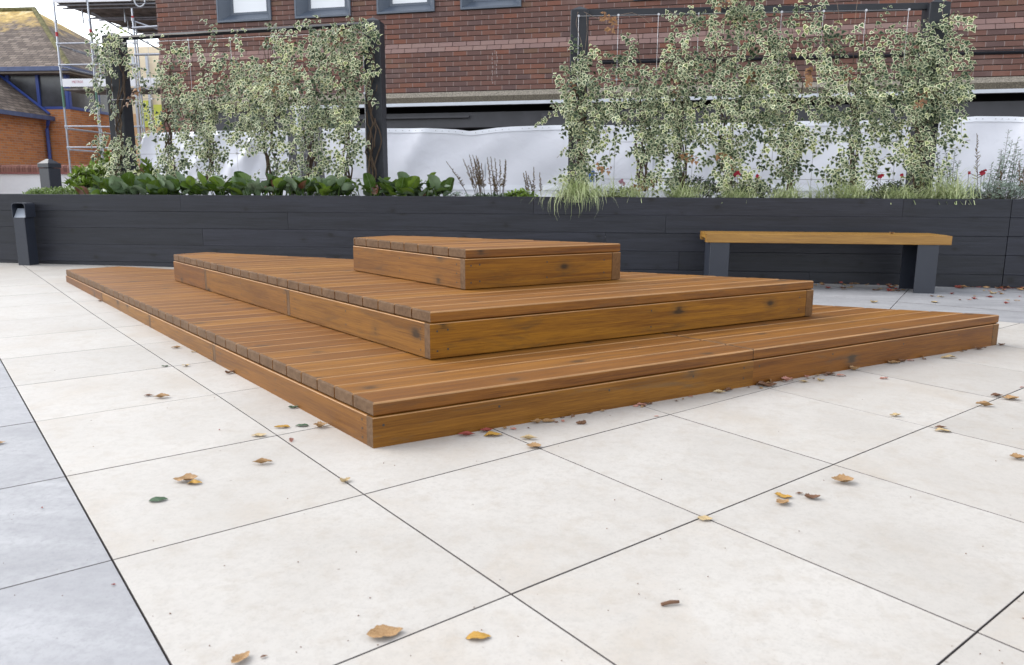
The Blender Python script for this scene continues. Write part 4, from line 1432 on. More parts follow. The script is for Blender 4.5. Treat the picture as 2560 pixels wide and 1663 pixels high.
def bseg(mb, xa, xb, z0, z1, y0, y1, r=0.0):
    """brick strip: front face carries the brick pattern, top/bottom read as raked joint"""
    c_ = .004
    b = len(mb.v)
    P = [(xa, y1, z0), (xb, y1, z0), (xb, y0 + c_, z0), (xb, y0, z0 + c_), (xb, y0, z1 - c_), (xb, y0 + c_, z1), (xb, y1, z1),
         (xa, y1, z1), (xa, y0 + c_, z1), (xa, y0, z1 - c_), (xa, y0, z0 + c_), (xa, y0 + c_, z0)]
    for p in P: mb.v.append(tuple(XB @ Vector(p)))
    def uvx(ids, side=None): return [(P[i][0] if side is None else P[i][1] + .1, P[i][2] - ZB + 0.0) for i in ids]
    for ids in ((11, 2, 3, 10), (10, 3, 4, 9), (9, 4, 5, 8)):
        mb.face([b + i for i in ids], 0, r, uvx(ids))
    mb.face([b + i for i in (8, 5, 6, 7)], 1, r, uvx((8, 5, 6, 7)))
    mb.face([b + i for i in (0, 1, 2, 11)], 1, r, uvx((0, 1, 2, 11)))
    mb.face([b + i for i in (2, 1, 6, 5, 4, 3)], 0, r, uvx((2, 1, 6, 5, 4, 3), 1))
    mb.face([b + i for i in (0, 11, 10, 9, 8, 7)], 0, r, uvx((0, 11, 10, 9, 8, 7), 1))


mb = MB()
k = 0
z = ZB
while z < 6.2:
    if abs(z - (ZB + 8 * .075)) < .001 or abs(z - (ZB + 9 * .075)) < .001:
        z += .075; continue
    y0 = 0.0 if z < 2.95 else .055
    segs = [(BX0, BX1)]
    if z + .066 > WZ0 and z < WZ1:
        segs = []; x = BX0
        for (a, b) in win:
            segs.append((x, a)); x = b
        segs.append((x, BX1))
    for a, b in segs:
        bseg(mb, a, b, z + .0045, z + .0705, y0, y0 + .05)
    z += .075
# backing (mortar plane) with window openings
def quadb(mb, xa, xb, z0, z1, y, m):
    b = len(mb.v)
    for p in ((xa, y, z0), (xb, y, z0), (xb, y, z1), (xa, y, z1)): mb.v.append(tuple(XB @ Vector(p)))
    mb.face((b, b + 1, b + 2, b + 3), m)


quadb(mb, BX0 + .01, BX1, ZB, 2.95, .012, 1)
quadb(mb, BX0 + .01, BX1, 2.95, WZ0, .067, 1)
quadb(mb, BX0 + .01, BX1, WZ1, 6.2, .067, 1)
x = BX0 + .01
for (a, b) in win + [(BX1, BX1)]:
    if a > x: quadb(mb, x, a, WZ0, WZ1, .067, 1)
    x = b
mb.build('brick_wall', [M['brick'], M['brick_edge']], bld)
# left flank and body
mb = MB()
mb.box((BX0 + .02, .07, 2.12), (BX0 + .3, 9, 6.2), X=XB)
mb.box((BX0 + .3, 8.8, 0), (BX1, 9, 6.2), X=XB)
mb.box((BX0 + .02, .069, 6.201), (BX1, 9, 6.35), X=XB)
mb.build('side_wall', M['brick_edge'], bld)
# plinth ledge: two courses of sloping pale bricks
mb = MB()
for (z0, z1, ya, yb) in ((ZB + .60 + .003, ZB + .675 - .003, -.006, .022), (ZB + .675 + .003, ZB + .75 - .003, .020, .050)):
    xx = BX0
    off = 0 if z0 < ZB + .65 else .112
    xx -= off
    while xx < BX1:
        xa, xb = max(xx + .004, BX0), min(xx + .221, BX1)
        b = len(mb.v)
        P = [(xa, ya, z0), (xb, ya, z0), (xb, yb, z1), (xa, yb, z1), (xa, .09, z0), (xb, .09, z0), (xb, .09, z1), (xa, .09, z1)]
        for p in P: mb.v.append(tuple(XB @ Vector(p)))
        r = random.random()
        for q in ((0, 1, 2, 3), (3, 2, 6, 7), (1, 5, 6, 2), (4, 0, 3, 7), (4, 5, 1, 0)): mb.face([b + i for i in q], 0, r)
        xx += .225
mm = NT('pale_plinth_brick_course', .8, .2)
rr = mm.attr(); nn_ = mm.noise(mm.coord(), 14, 5, .65)
mm.base(mm.mix(mm.math('MULTIPLY', nn_, .5), mm.ramp(rr, [(0, (.18, .11, .10)), (.5, (.205, .125, .112)), (.85, (.225, .145, .125)), (1, (.23, .12, .10))]), (.26, .19, .18)))
mb.build('brick_ledge', mm.mat, bld)
# concrete band, trim, soffit, recess, beams
mb = MB()
b = len(mb.v)
P = [(-4.43, -.03, 2.15), (BX1, -.03, 2.15), (BX1, -.03, 2.235), (-4.43, -.03, 2.235), (BX1, .005, 2.311), (-4.43, .005, 2.311)]
for (m_, ids) in ((1, (0, 1, 2, 3)), (0, (3, 2, 4, 5))):
    bb = len(mb.v)
    for i in ids: mb.v.append(tuple(XB @ Vector(P[i])))
    mb.face((bb, bb + 1, bb + 2, bb + 3), m_)
mb.box((BX0, .006, 2.151), (BX1, .3, 2.309), m=1, X=XB)
mb.build('concrete_band', [M['concrete'], M['concrete_dark']], bld)
mb = MB()
mb.box((-3.3, -.036, 2.10), (BX1, .03, 2.149), X=XB, c=.002)
mb.build('trim', M['trim'], bld)
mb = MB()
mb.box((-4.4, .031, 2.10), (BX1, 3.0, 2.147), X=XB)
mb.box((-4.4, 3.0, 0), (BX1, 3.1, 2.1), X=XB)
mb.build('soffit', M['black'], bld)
mb = MB()
mb.box((-4.35, .14, 1.775), (BX1, .42, 2.012), X=XB, c=.004)
mb.box((4.4, 1.1, 1.86), (BX1, 1.2, 1.93), X=XB, c=.003)
mb.box((-2.0, .08, 1.925), (.45, .139, 1.96), X=XB, c=.002)
mb.box((1.62, .08, 1.90), (1.72, .139, 1.97), X=XB, c=.004)
mb.build('beam', M['beam'], bld)
mb = MB()
mb.box((-2.74, -.02, 0), (-2.05, .5, 2.1), X=XB, c=.003)
mb.build('column', M['beam'], bld)['label'] = 'dark clad column between the white sheets'
mb = MB()
mb.box((-4.42, .10, 0), (-3.0, .14, 2.1), X=XB)
mb.build('wall_panel', M['beam'], bld)
mb = MB()
z = ZB - .15
while z > 0:
    bseg(mb, BX0, -4.43, z - .0705, z - .0045, 0.0, .2)
    z -= .075
quadb(mb, BX0 + .01, -4.44, 0, ZB - .15, .012, 1)
mb.box((BX0 + .015, .2, 0), (-4.45, 3, ZB - .16), m=1, X=XB)
mb.build('brick_pier', [M['brick'], M['brick_edge']], bld)
mb = MB()
b0, b1 = XB @ Vector((2.55, -.012, 2.668)), XB @ Vector((9.5, -.012, 2.60))
mb.tube([b0, b1], .022, 4)
mb.tube([b0 + Vector((0, -.02, .03)), b1 + Vector((0, -.02, .03))], .006, 5)
mb.build('cable_run', M['post'], bld)
mb = MB()
for (lx0, ztop, zbot) in ((.86, 3.0, 2.42), (.93, 3.05, 2.50)):
    z = ztop
    while z > zbot:
        zl = random.uniform(.02, .05); y_ = -.0012 if z < 2.9 else -.001
        x_ = lx0 + random.uniform(-.008, .008)
        if z < 2.905:
            b = len(mb.v)
            for p in ((x_ - .005, y_, z - zl), (x_ + .005, y_, z - zl), (x_ + .004, y_, z), (x_ - .004, y_, z)): mb.v.append(tuple(XB @ Vector(p)))
            mb.face((b, b + 1, b + 2, b + 3))
        z -= zl + random.uniform(.005, .03)
mb.build('lime_streaks', plain('lime_streak', (.34, .28, .27), .8), bld)
# efflorescence streaks below a joint would be paint: left to the brick material
for k, (a, b) in enumerate(win):
    fr = MB()
    o_, z0, z1 = .0, WZ0, WZ1
    yF, yI = -.03 + .055, .16 + .055       # front edge proud of the brick, inner frame recessed
    ed = .028; ms = .15
    outer = [(a, z0), (b, z0), (b, z1), (a, z1)]
    def ring(d, y): return [(a + d, y, z0 + d), (b - d, y, z0 + d), (b - d, y, z1 - d), (a + d, y, z1 - d)]
    rings = [ring(0, .07), ring(0, yF), ring(ed, yF), ring(ed + .004, yF + .012), ring(ms, yI), ring(ms + .035, yI), ring(ms + .035, yI + .02)]
    idx = []
    for rg in rings:
        idx.append(len(fr.v))
        for p in rg: fr.v.append(tuple(XB @ Vector(p)))
    for q in range(len(rings) - 1):
        for i in range(4):
            j = (i + 1) % 4
            fr.face((idx[q] + i, idx[q] + j, idx[q + 1] + j, idx[q + 1] + i))
    wo = fr.build('window', M['frame_grey'], bld)
    gm = MB()
    quadb(gm, a + ms + .034, b - ms - .034, z0 + ms + .034, z1 - ms - .034, yI + .019, 0)
    gm.build('pane', M['glass'], wo)

# ------------------------------------------------------------------ white sheeting on a fence in front of the building
def sheeting(px0, px1, Y0, Y1, tops, label, seed):
    rs = np.random.default_rng(seed)
    a = at(px0, 400, Y0); b = at(px1, 400, Y1)
    root = empty('sheeted_fence', (a.x, Y0, 0), label, 'site fence', 'white sheeted site fences')
    nx_, nz_ = 110, 40
    mb = MB(); folds = [(rs.uniform(0, 1), rs.uniform(.2, 1.1), rs.uniform(.02, .06), rs.uniform(-1.2, 1.2)) for _ in range(12)]
    for j in range(nz_ + 1):
        for i in range(nx_ + 1):
            t = i / nx_; px = px0 + (px1 - px0) * t
            Y = Y0 + (Y1 - Y0) * t
            yt = np.interp(px, [q[0] for q in tops], [q[1] for q in tops])
            top = at(px, yt, Y)
            zt = top.z; zz = .15 + (zt - .15) * j / nz_
            dy = 0
            for (c_, w_, am, sl_) in folds:
                s_ = (t - c_) * (b.x - a.x) + sl_ * (zz - zt)
                dy += am * math.exp(-(s_ / (.07 + .16 * (1 - j / nz_))) ** 2) * (.3 + .7 * j / nz_)
            dy += .012 * math.sin(t * 23 + zz * 5) + .008 * math.sin(t * 61 - zz * 9)
            mb.v.append((top.x, Y - dy, zz))
    for j in range(nz_):
        for i in range(nx_):
            q = j * (nx_ + 1) + i
            mb.face((q, q + 1, q + nx_ + 2, q + nx_ + 1))
    o = mb.build('sheet', M['sheet'], root, smooth=True)
    hem = MB()
    for (f0, f1, m_) in ((1 - 1.6 / nz_, 1, 0),):
        for i in range(nx_ + 1):
            for f in (f0, f1):
                j = f * nz_; j0 = min(int(j), nz_ - 1)
                A = Vector(mb.v[j0 * (nx_ + 1) + i]); B_ = Vector(mb.v[(j0 + 1) * (nx_ + 1) + i])
                q = A.lerp(B_, j - j0); hem.v.append((q.x, q.y - .008, q.z))
        for i in range(nx_): hem.face((2 * i, 2 * i + 2, 2 * i + 3, 2 * i + 1))
    # lower seam band
    base_ = len(hem.v)
    for i in range(nx_ + 1):
        for zz in (.80, .87):
            A = Vector(mb.v[i]); j = (zz - .15) / (Vector(mb.v[nz_ * (nx_ + 1) + i]).z - .15) * nz_; j0 = int(j)
            P0 = Vector(mb.v[j0 * (nx_ + 1) + i]); P1 = Vector(mb.v[(j0 + 1) * (nx_ + 1) + i]); q = P0.lerp(P1, j - j0)
            hem.v.append((q.x, q.y - .008, q.z))
    for i in range(nx_): hem.face((base_ + 2 * i, base_ + 2 * i + 2, base_ + 2 * i + 3, base_ + 2 * i + 1))
    hem.build('hem', M['hem'], root, smooth=True)
    ey = MB()
    n_e = int((b.x - a.x) / .1)
    for k in range(n_e):
        i = int((k + .5) / n_e * nx_)
        q = Vector(mb.v[nz_ * (nx_ + 1) + i])
        ey.tube([(q.x, q.y - .011, q.z - .03), (q.x, q.y - .016, q.z - .03)], .006, 6)
    ey.build('eyelets', M['wire'], root)
    po = MB()
    for t in np.linspace(0.01, .99, max(2, int((b.x - a.x) / 2.2) + 1)):
        x = a.x + (b.x - a.x) * t; Y = Y0 + (Y1 - Y0) * t + .06
        po.tube([(x, Y, -.3), (x, Y, 1.45)], .02, 8)
    po.build('poles', M['tube'], root)
    return root


M['hem'] = plain('pale_hem_tape', (.80, .82, .88), .5, .3, var=.02)
sheeting(355, 718, 11.3, 10.9, [(355, 352), (362, 338), (378, 333), (430, 331), (640, 326), (718, 325)], 'white sheet on the fence left of the dark building column', 5)
sheeting(806, 2640, 10.8, 9.9, [(806, 322), (960, 321), (1080, 321), (1145, 324), (1172, 328), (1195, 326), (1240, 320), (1280, 317), (1400, 313), (1600, 313), (2000, 303), (2290, 300), (2370, 297), (2440, 291), (2530, 291), (2640, 297)],
         'long white sheet on the fence right of the dark building column', 6)
fp = empty('fence_panel', at(760, 480, 10.95), 'wire mesh fence panel with pale tube in front of the dark column', 'site fence')
mb = MB()
a = at(745, 350, 10.95); b = at(806, 350, 10.95)
mb.tube([(a.x, 10.95, -.3), (a.x, 10.95, 1.95)], .021, 8)
mb.build('pole', M['trim'], fp)
mb = MB()
for k in range(14):
    x = a.x + (b.x - a.x) * k / 13
    mb.tube([(x, 10.95, .1), (x, 10.95, 1.9)], .002, 4)
for z in (.3, .75, 1.06, 1.5, 1.88): mb.tube([(a.x, 10.95, z), (b.x, 10.95, z)], .003, 4)
mb.build('mesh', M['wire'], fp)
# blue and white marker post seen beside the left post of the right trellis
mp = empty('marker_post', at(1478, 480, 9.5), 'white post with a blue band behind the ivy at the right trellis', 'post')
q = at(1477, 400, 9.5)
mb = MB(); mb.box((q.x - .045, 9.5, .0), (q.x + .045, 9.58, at(1477, 425, 9.5).z), c=.004)
mb.box((q.x - .045, 9.5, at(1477, 452, 9.5).z), (q.x + .045, 9.58, at(1477, 360, 9.5).z), c=.004)
mb.build('post', M['render_white'], mp)
mb = MB(); mb.box((q.x - .03, 9.49, at(1477, 455, 9.5).z), (q.x + .05, 9.499, at(1477, 428, 9.5).z)); mb.build('band', plain('blue_band', (.03, .12, .45), .5), mp)

# ------------------------------------------------------------------ left background
wp = empty('wooden_post', at(112, 480, 9.0), 'short charcoal timber post with a pyramid cap left of the trellis', 'post')
q0, q1 = at(93, 420, 9.0), at(127, 420, 9.0)
mb = MB()
Xr = Matrix.Translation(((q0.x + q1.x) / 2, 9.1, 0)) @ Matrix.Rotation(R(-14), 4, 'Z')
h_ = (q1.x - q0.x) / 2 * .93
mb.box((-h_, -h_, 0), (h_, h_, at(110, 420, 9).z), X=Xr, c=.006)
mb.build('shaft', M['metal_grey'], wp)
mb = MB()
zc0, zc1, zc2 = at(110, 419, 9).z, at(110, 408, 9).z, at(110, 397, 9).z
mb.box((-h_ - .008, -h_ - .008, zc0), (h_ + .008, h_ + .008, zc1), X=Xr, c=.003)
b = len(mb.v)
for p in ((-h_, -h_, zc1 + .001), (h_, -h_, zc1 + .001), (h_, h_, zc1 + .001), (-h_, h_, zc1 + .001), (-h_ * .25, -h_ * .25, zc2), (h_ * .25, -h_ * .25, zc2), (h_ * .25, h_ * .25, zc2), (-h_ * .25, h_ * .25, zc2)):
    mb.v.append(tuple(Xr @ Vector(p)))
for qd in ((0, 1, 5, 4), (1, 2, 6, 5), (2, 3, 7, 6), (3, 0, 4, 7), (4, 5, 6, 7)): mb.face([b + i for i in qd])
mb.build('cap', M['metal_grey'], wp)

bw = empty('boundary_wall', (-13, 20, -.4), 'white rendered boundary wall topped with brick on edge coping', 'wall')
mb = MB()
mb.box((-30, 20.02, -.8), (-8.2, 20.25, 1.2))
mb.build('rendered_wall', M['render_white'], bw)
mb = MB()
def uvbox(mb, lo, hi, m=0, r=0.0, u0=0.0):
    b = len(mb.v)
    mb.box(lo, hi, m, r)
    for k in range(len(mb.f) - 6, len(mb.f)):
        pts = [mb.v[i] for i in mb.f[k]]
        xs_ = {round(p[0], 4) for p in pts}
        mb.uv[k] = [((p[1] if len(xs_) == 1 else p[0]) + u0, p[2]) for p in pts]
    mb.anyuv = True
xx = -30
zc = 1.30
for k in range(int(21.8 / .082)):
    x = -30 + k * .082
    b = len(mb.v); rr_ = random.random()
    pr = [(19.97, 1.245), (19.965, 1.36), (19.99, 1.42), (20.05, 1.45), (20.22, 1.45), (20.29, 1.40), (20.30, 1.245)]
    for xx in (x + .006, x + .076):
        for (y, z) in pr: mb.v.append((xx, y, z))
    n7 = len(pr)
    for i in range(n7):
        j = (i + 1) % n7
        mb.face((b + i, b + n7 + i, b + n7 + j, b + j), 0, rr_)
    mb.face([b + i for i in range(n7)], 0, rr_); mb.face([b + n7 + i for i in reversed(range(n7))], 0, rr_)
mb.box((-30, 19.98, 1.251), (-8.2, 20.28, 1.38), m=1)
mb.box((-30, 19.95, 1.2), (-8.2, 20.3, 1.244), m=2)
cm = NT('coping_brick', .85, .2)
cm.base(cm.mix(cm.math('MULTIPLY', cm.noise(cm.coord(), 9, 5, .7), .5), cm.ramp(cm.attr(), [(0, (.20, .085, .07)), (.5, (.30, .13, .10)), (1, (.37, .18, .14))]), (.18, .12, .11)))
mb.build('coping', [cm.mat, M['brick_edge'], plain('coping_tile', (.30, .12, .11), .8)], bw)

hb = empty('brick_house', (-19, 24, -.8), 'orange brick building with lichened and glare tinted tile roof and blue window frames at far left', 'building')
CX, CY = -17.1, 24.0


def uvquad(mb, P, m=0, sc_=1.0, r=0.0):
    """planar quad with metric UVs: u along first edge, v up the face"""
    P = [Vector(p) for p in P]
    e = (P[1] - P[0]).normalized()
    n = e.cross(P[-1] - P[0]).normalized(); v = n.cross(e)
    b = len(mb.v)
    mb.v += [tuple(p) for p in P]
    mb.face(range(b, b + len(P)), m, r, [(((p - P[0]).dot(e)) * sc_, ((p - P[0]).dot(v)) * sc_) for p in P])


mb = MB()
uvquad(mb, [(CX - 9, CY, -1), (CX, CY, -1), (CX, CY, 3.36), (CX - 9, CY, 3.36)])
uvquad(mb, [(CX, CY, -1), (CX, CY + 7.1, -1), (CX, CY + 7.1, 3.36), (CX, CY, 3.36)])
# wing
WX = -18.0
uvquad(mb, [(WX, 14, -1), (WX, CY - .001, -1), (WX, CY - .001, 3.12), (WX, 14, 3.12)])
uvquad(mb, [(WX - 3, 14, -1), (WX, 14, -1), (WX, 14, 3.1), (WX - 3, 14, 4.6)])
mb.build('brick_wall', M['brick_far'], hb)
mb = MB()
AP = (CX - 3.55, CY + 3.55, 7.25)
EV = .35
uvquad(mb, [(CX - 9, CY - EV, 4.62), (CX + EV, CY - EV, 4.62), AP, (CX - 9, AP[1], 7.25)])
uvquad(mb, [(CX + EV, CY - EV, 4.62), (CX + EV, CY + 7.45, 4.62), AP])
# wing roof rising to the left
uvquad(mb, [(WX + .25, 14, 3.13), (WX + .25, CY - .02, 3.13), (WX - 1.45, CY - .02, 4.42), (WX - 1.45, 14, 4.42)])
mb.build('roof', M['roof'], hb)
mb = MB()
mb.tube([(CX + EV - .02, CY - EV + .02, 4.66), (AP[0], AP[1], AP[2] + .04)], .09, 8)
mb.tube([(CX - 9, AP[1], 7.27), (AP[0], AP[1], 7.28)], .09, 8)
mb.build('ridge_tiles', plain('mossy_ridge', (.13, .12, .055), .9, .2, var=.6, scale=7), hb)
mb = MB()
mb.box((CX - 9, CY - EV - .10, 4.50), (CX + EV + .1, CY - EV, 4.63))
mb.box((CX + EV, CY - EV, 4.50), (CX + EV + .10, CY + 7.45, 4.63))
mb.box((WX + .25, 14, 2.99), (WX + .36, CY - .02, 3.12))
mb.build('gutter', M['gutter'], hb)
mb = MB()
mb.box((CX - 9, CY - EV, 4.44), (CX + EV, CY + .2, 4.50))
mb.box((CX - .2, CY + .2, 4.44), (CX + EV, CY + 7.45, 4.50))
mb.build('soffit', M['soffit'], hb)
for (lx, nseg) in ((1, 3),):
    # left-face windows
    gm = MB(); fm2 = MB()
    uvquad(gm, [(CX - 9, CY + .05, 3.36), (CX, CY + .05, 3.36), (CX, CY + .05, 4.45), (CX - 9, CY + .05, 4.45)])
    for x in (-.06, -1.05, -2.1, -3.1, -4.1):
        fm2.box((CX + x - .05, CY - .01, 3.36), (CX + x + .05, CY + .04, 4.45))
    fm2.box((CX - 9, CY - .015, 3.36), (CX, CY + .045, 3.44))
    fw = fm2.build('window', M['blue'], hb); gm.build('pane', M['glass_dark'], fw)
    gm = MB(); fm2 = MB()
    uvquad(gm, [(CX - .05, CY, 3.36), (CX - .05, CY + 7.1, 3.36), (CX - .05, CY + 7.1, 4.45), (CX - .05, CY, 4.45)])
    for y in (.06, 1.55, 3.1, 4.6, 6.1, 7.05):
        fm2.box((CX - .04, CY + y - .05, 3.36), (CX + .02, CY + y + .05, 4.45))
    fm2.box((CX - .04, CY, 3.36), (CX + .03, CY + 7.1, 3.45))
    fw = fm2.build('window', M['blue'], hb); gm.build('pane', M['glass_dark'], fw)
mb = MB()    # sloping blue flashing where the wing roof meets the windows
mb.tube([(WX + .2, CY - .04, 3.20), (WX - 1.45, CY - .04, 4.46)], .05, 4)
mb.build('flashing', M['blue'], hb)
mb = MB()
dp = [(WX + .30, CY - .25, 3.0), (WX + .20, CY - .18, 2.85), (WX + .12, CY - .12, 2.72), (WX + .10, CY - .10, 2.4), (WX + .10, CY - .10, -.8)]
mb.tube(dp, .055, 8)
mb.build('downpipe', M['blue'], hb)
q = at(2, 385, 18.5)
mb = MB(); mb.box((WX + .005, 19.3, 1.0), (WX + .05, 19.9, 2.0)); mb.build('window', M['blue'], hb)
# white render strip low on the far wall
mb = MB(); mb.box((CX + .005, CY + 2.0, 1.3), (CX + .03, CY + 7.1, 1.66)); mb.build('render_strip', M['render_white'], hb)

# distant yellow-green clad building seen through the scaffold
yb = empty('yellow_clad_building', (-15, 38, -1), 'cream building with lime yellow panels glimpsed behind the scaffold', 'building')
mb = MB()
A0, A1 = at(296, 300, 25), at(470, 300, 25)
zt_ = at(300, 118, 25).z
mb.box((A0.x, 25, -1), (A1.x, 26.5, zt_))
mb.build('wall', plain('cream_clad', (.85, .72, .52), .8, var=.06), yb)
mb = MB(); q0 = at(296, 285, 24.95); mb.box((A0.x, 24.94, -1), (A1.x, 24.995, q0.z)); mb.build('lower_wall', plain('sunlit_orange_wall', (.72, .45, .24), .8, var=.1), yb)  # sunlight on this stretch of wall is put into its pale orange colour
for (xa, xb, ya, yb_) in ((352, 376, 252, 318), (384, 412, 262, 312)):
    a_, b_ = at(xa, ya, 24.9), at(xb, yb_, 24.9)
    mb = MB(); mb.box((a_.x, 24.88, b_.z), (b_.x, 24.93, a_.z)); mb.build('panel', M['yellow'], yb)
mb = MB()
for xx in (345, 379, 414):
    q = at(xx, 300, 24.9); mb.box((q.x - .04, 24.87, -1), (q.x + .04, 24.935, zt_ - .3))
mb.build('mullions', M['trim'], yb)

# ------------------------------------------------------------------ scaffold
scf = empty('scaffold', (-12.5, 18, -.4), 'grey tube scaffold with boarded platforms at the left end of the brick building', 'scaffold')


def tubes(segs, r=.024, mat='tube', name='tube'):
    for (p, q) in segs:
        mb = MB(); mb.tube([p, q], r, 8)
        mb.build(name, M[mat], scf)


YS = 18.0
stand = []
xA, xB, xD, xE = -12.97, -12.10, -11.0, -9.9
PZ_ = 5.16
for (x, y, zt) in ((xA, YS, 7), (xB, YS, 7), (xD, YS, 5.0), (xA + .02, YS + 1.3, 5.1), (xB + .05, YS + 3.6, 5.1), (xB + .1, YS + 5.2, 5.1), (xD, YS + 3.0, 5.1), (xE, YS + 1.2, 5.1), (xD + .2, YS + 6, 5.1)):
    stand.append((x, y, zt))
RED = ((xA, YS, 4.45), (xB, YS, 4.5), (xD, YS, 4.78), (xB + .05, YS + 3.6, 4.4))
GRN = ((xA, YS, 3.0), (xB, YS, 3.0))
for (x, y, zt) in stand:
    mb = MB(); mb.tube([(x, y, -.4), (x, y, zt)], .024, 8)
    for z in (4.23, 3.74, 2.30, 1.80, 4.75):
        if z < zt: mb.tube([(x, y, z - .035), (x, y, z + .035)], .038, 6)
    for (a_, b_, z) in RED:
        if (a_, b_) == (x, y): mb.tube([(x, y, z - .05), (x, y, z + .05)], .03, 8, m=1)
    for (a_, b_, z) in GRN:
        if (a_, b_) == (x, y): mb.tube([(x, y, z - .25), (x, y, z + .25)], .0255, 8, m=2)
    mb.build('standard', [M['tube'], M['red'], M['green_tube']], scf)
for z in (4.23, 3.74, 2.30, 1.80):
    tubes([((xA, YS - .04, z), (xB if z > 3 else xB, YS - .04, z)), ((xB, YS - .04, z - .01), (xD, YS - .04, z - .01))], .02, name='ledger')
    tubes([((xA + .03, YS, z - .05), (xA + .03, YS + 3.5, z - .05))], .02, name='ledger')
tubes([((xD, YS - .05, 4.55), (xE + .6, YS - .05, 4.62)), ((xD, YS - .05, 3.95), (xE + .6, YS - .05, 3.95))], .03, name='ledger')
for z in (3.3, 2.6, 2.0): tubes([((xB, YS + 3.6, z), (xE, YS + 3.6, z))], .02, name='ledger')
# upper platform
mb = MB()
for k in range(18):
    x = xA + .05 + k * .235
    if x > -7.9: break
    y1 = YS + 7.5 if x < -11.2 else YS + (7.2 if x < -10.2 else 6.5)
    mb.box((x, YS + .02, PZ_), (x + .225, y1, PZ_ + .04), r=random.random())
mb.build('platform', M['plank'], scf)
mb = MB()
for k in range(5):
    y = YS + .1 + k * 1.6
    mb.tube([(xA, y, PZ_ - .03), (-8.6, y, PZ_ - .03)], .024, 8)
mb.build('transoms', M['tube'], scf)
mb = MB(); mb.box((xA, YS - .03, PZ_ + .0), (xB - .03, YS + .0, PZ_ + .22)); mb.box((xB + .03, YS - .03, PZ_), (xD, YS + .0, PZ_ + .22))
mb.build('toe_board', M['banner'], scf)
# lower platform with printed toe boards
mb = MB(); mb.box((xA + .02, YS, 3.16), (-10.2, YS + .95, 3.2)); mb.build('platform', M['plank'], scf)
zA, zB = 3.235, 3.42
mb = MB(); mb.box((xA + .04, YS - .03, zA), (xB - .05, YS - .005, zB)); nb = mb.build('toe_board', M['banner'], scf)
mb = MB(); mb.box((xB + .06, YS - .03, zA), (xD - .05, YS - .005, zB)); mb.box((xD + .06, YS - .03, zA), (-10.2, YS - .005, zB)); mb.build('toe_board', M['banner'], scf)
tc = bpy.data.curves.new('lettering', 'FONT')
tc.body = 'METRIX'; tc.size = .085; tc.align_x = 'CENTER'; tc.align_y = 'CENTER'; tc.extrude = .001
to = bpy.data.objects.new('lettering_src', tc); COL.objects.link(to)
bpy.context.view_layer.update()
me = bpy.data.meshes.new_from_object(to)
bpy.data.objects.remove(to)
lt = bpy.data.objects.new('lettering', me); COL.objects.link(lt)
me.materials.clear(); me.materials.append(M['red_text'] if 'red_text' in M else plain('faded_red_print', (.55, .22, .28), .6))
lt.parent = nb
lt.location = Vector(((xA + xB) / 2, YS - .034, (zA + zB) / 2 + .015)) - Vector(scf.location)
lt.rotation_euler = (R(90), 0, 0)
for k in range(7):
    x = xB + .25 + k * .33; y = YS + 1.5 + (k * 37 % 5) * .9
    tubes([((x, y, -.4), (x, y, 5.12))], .022, name='standard')
for z in (4.72, 4.1, 3.5, 2.9, 2.35, 1.75): tubes([((xB + .1, YS + 2.0 + (z * 10 % 3) * .3, z), (-9.2, YS + 2.4, z + .02))], .02, name='ledger')
tubes([((xB, YS + .1, 4.95), (xD + .4, YS + 2.2, 3.9)), ((xD - .4, YS + 2.5, 4.9), (-9.4, YS + 3.2, 3.6)), ((xD, YS + .02, 4.72), (-9.4, YS + .02, 4.2))], .02, name='brace')
for k in range(6):
    tubes([((xA + .3 + k * .55, YS + .6 + (k % 2), PZ_ - .02), (xA + .3 + k * .55, YS + .6 + (k % 2), PZ_ - .34))], .018, name='stub')
for k in range(7): tubes([((xA + .02, YS + .3 + k * 1.05, PZ_ - .06), (-8.4, YS + .3 + k * 1.05, PZ_ - .06))], .026, name='transom')
# gate frame and hanging hose loops
tubes([((xB - .1, YS + .4, 4.3), (xB - .1, YS + .4, 3.3)), ((xB + .1, YS + .4, 4.05), (xB + .1, YS + .4, 3.2)), ((xA + .1, YS + .4, 4.15), (xB - .2, YS + 1.0, 3.95))], .018, name='guard_rail')


def hose(px, py, r, Y, name='hose'):
    c_ = at(px, py, Y)
    mb = MB(); mb.tube([c_ + Vector((r * math.cos(t), 0, r * 1.15 * math.sin(t))) for t in np.linspace(R(160), R(385), 20)], .016, 6); mb.build(name, M['trim'], scf)


hose(349, 0, .13, 17.9)
hose(372, 206, .14, 17.9)

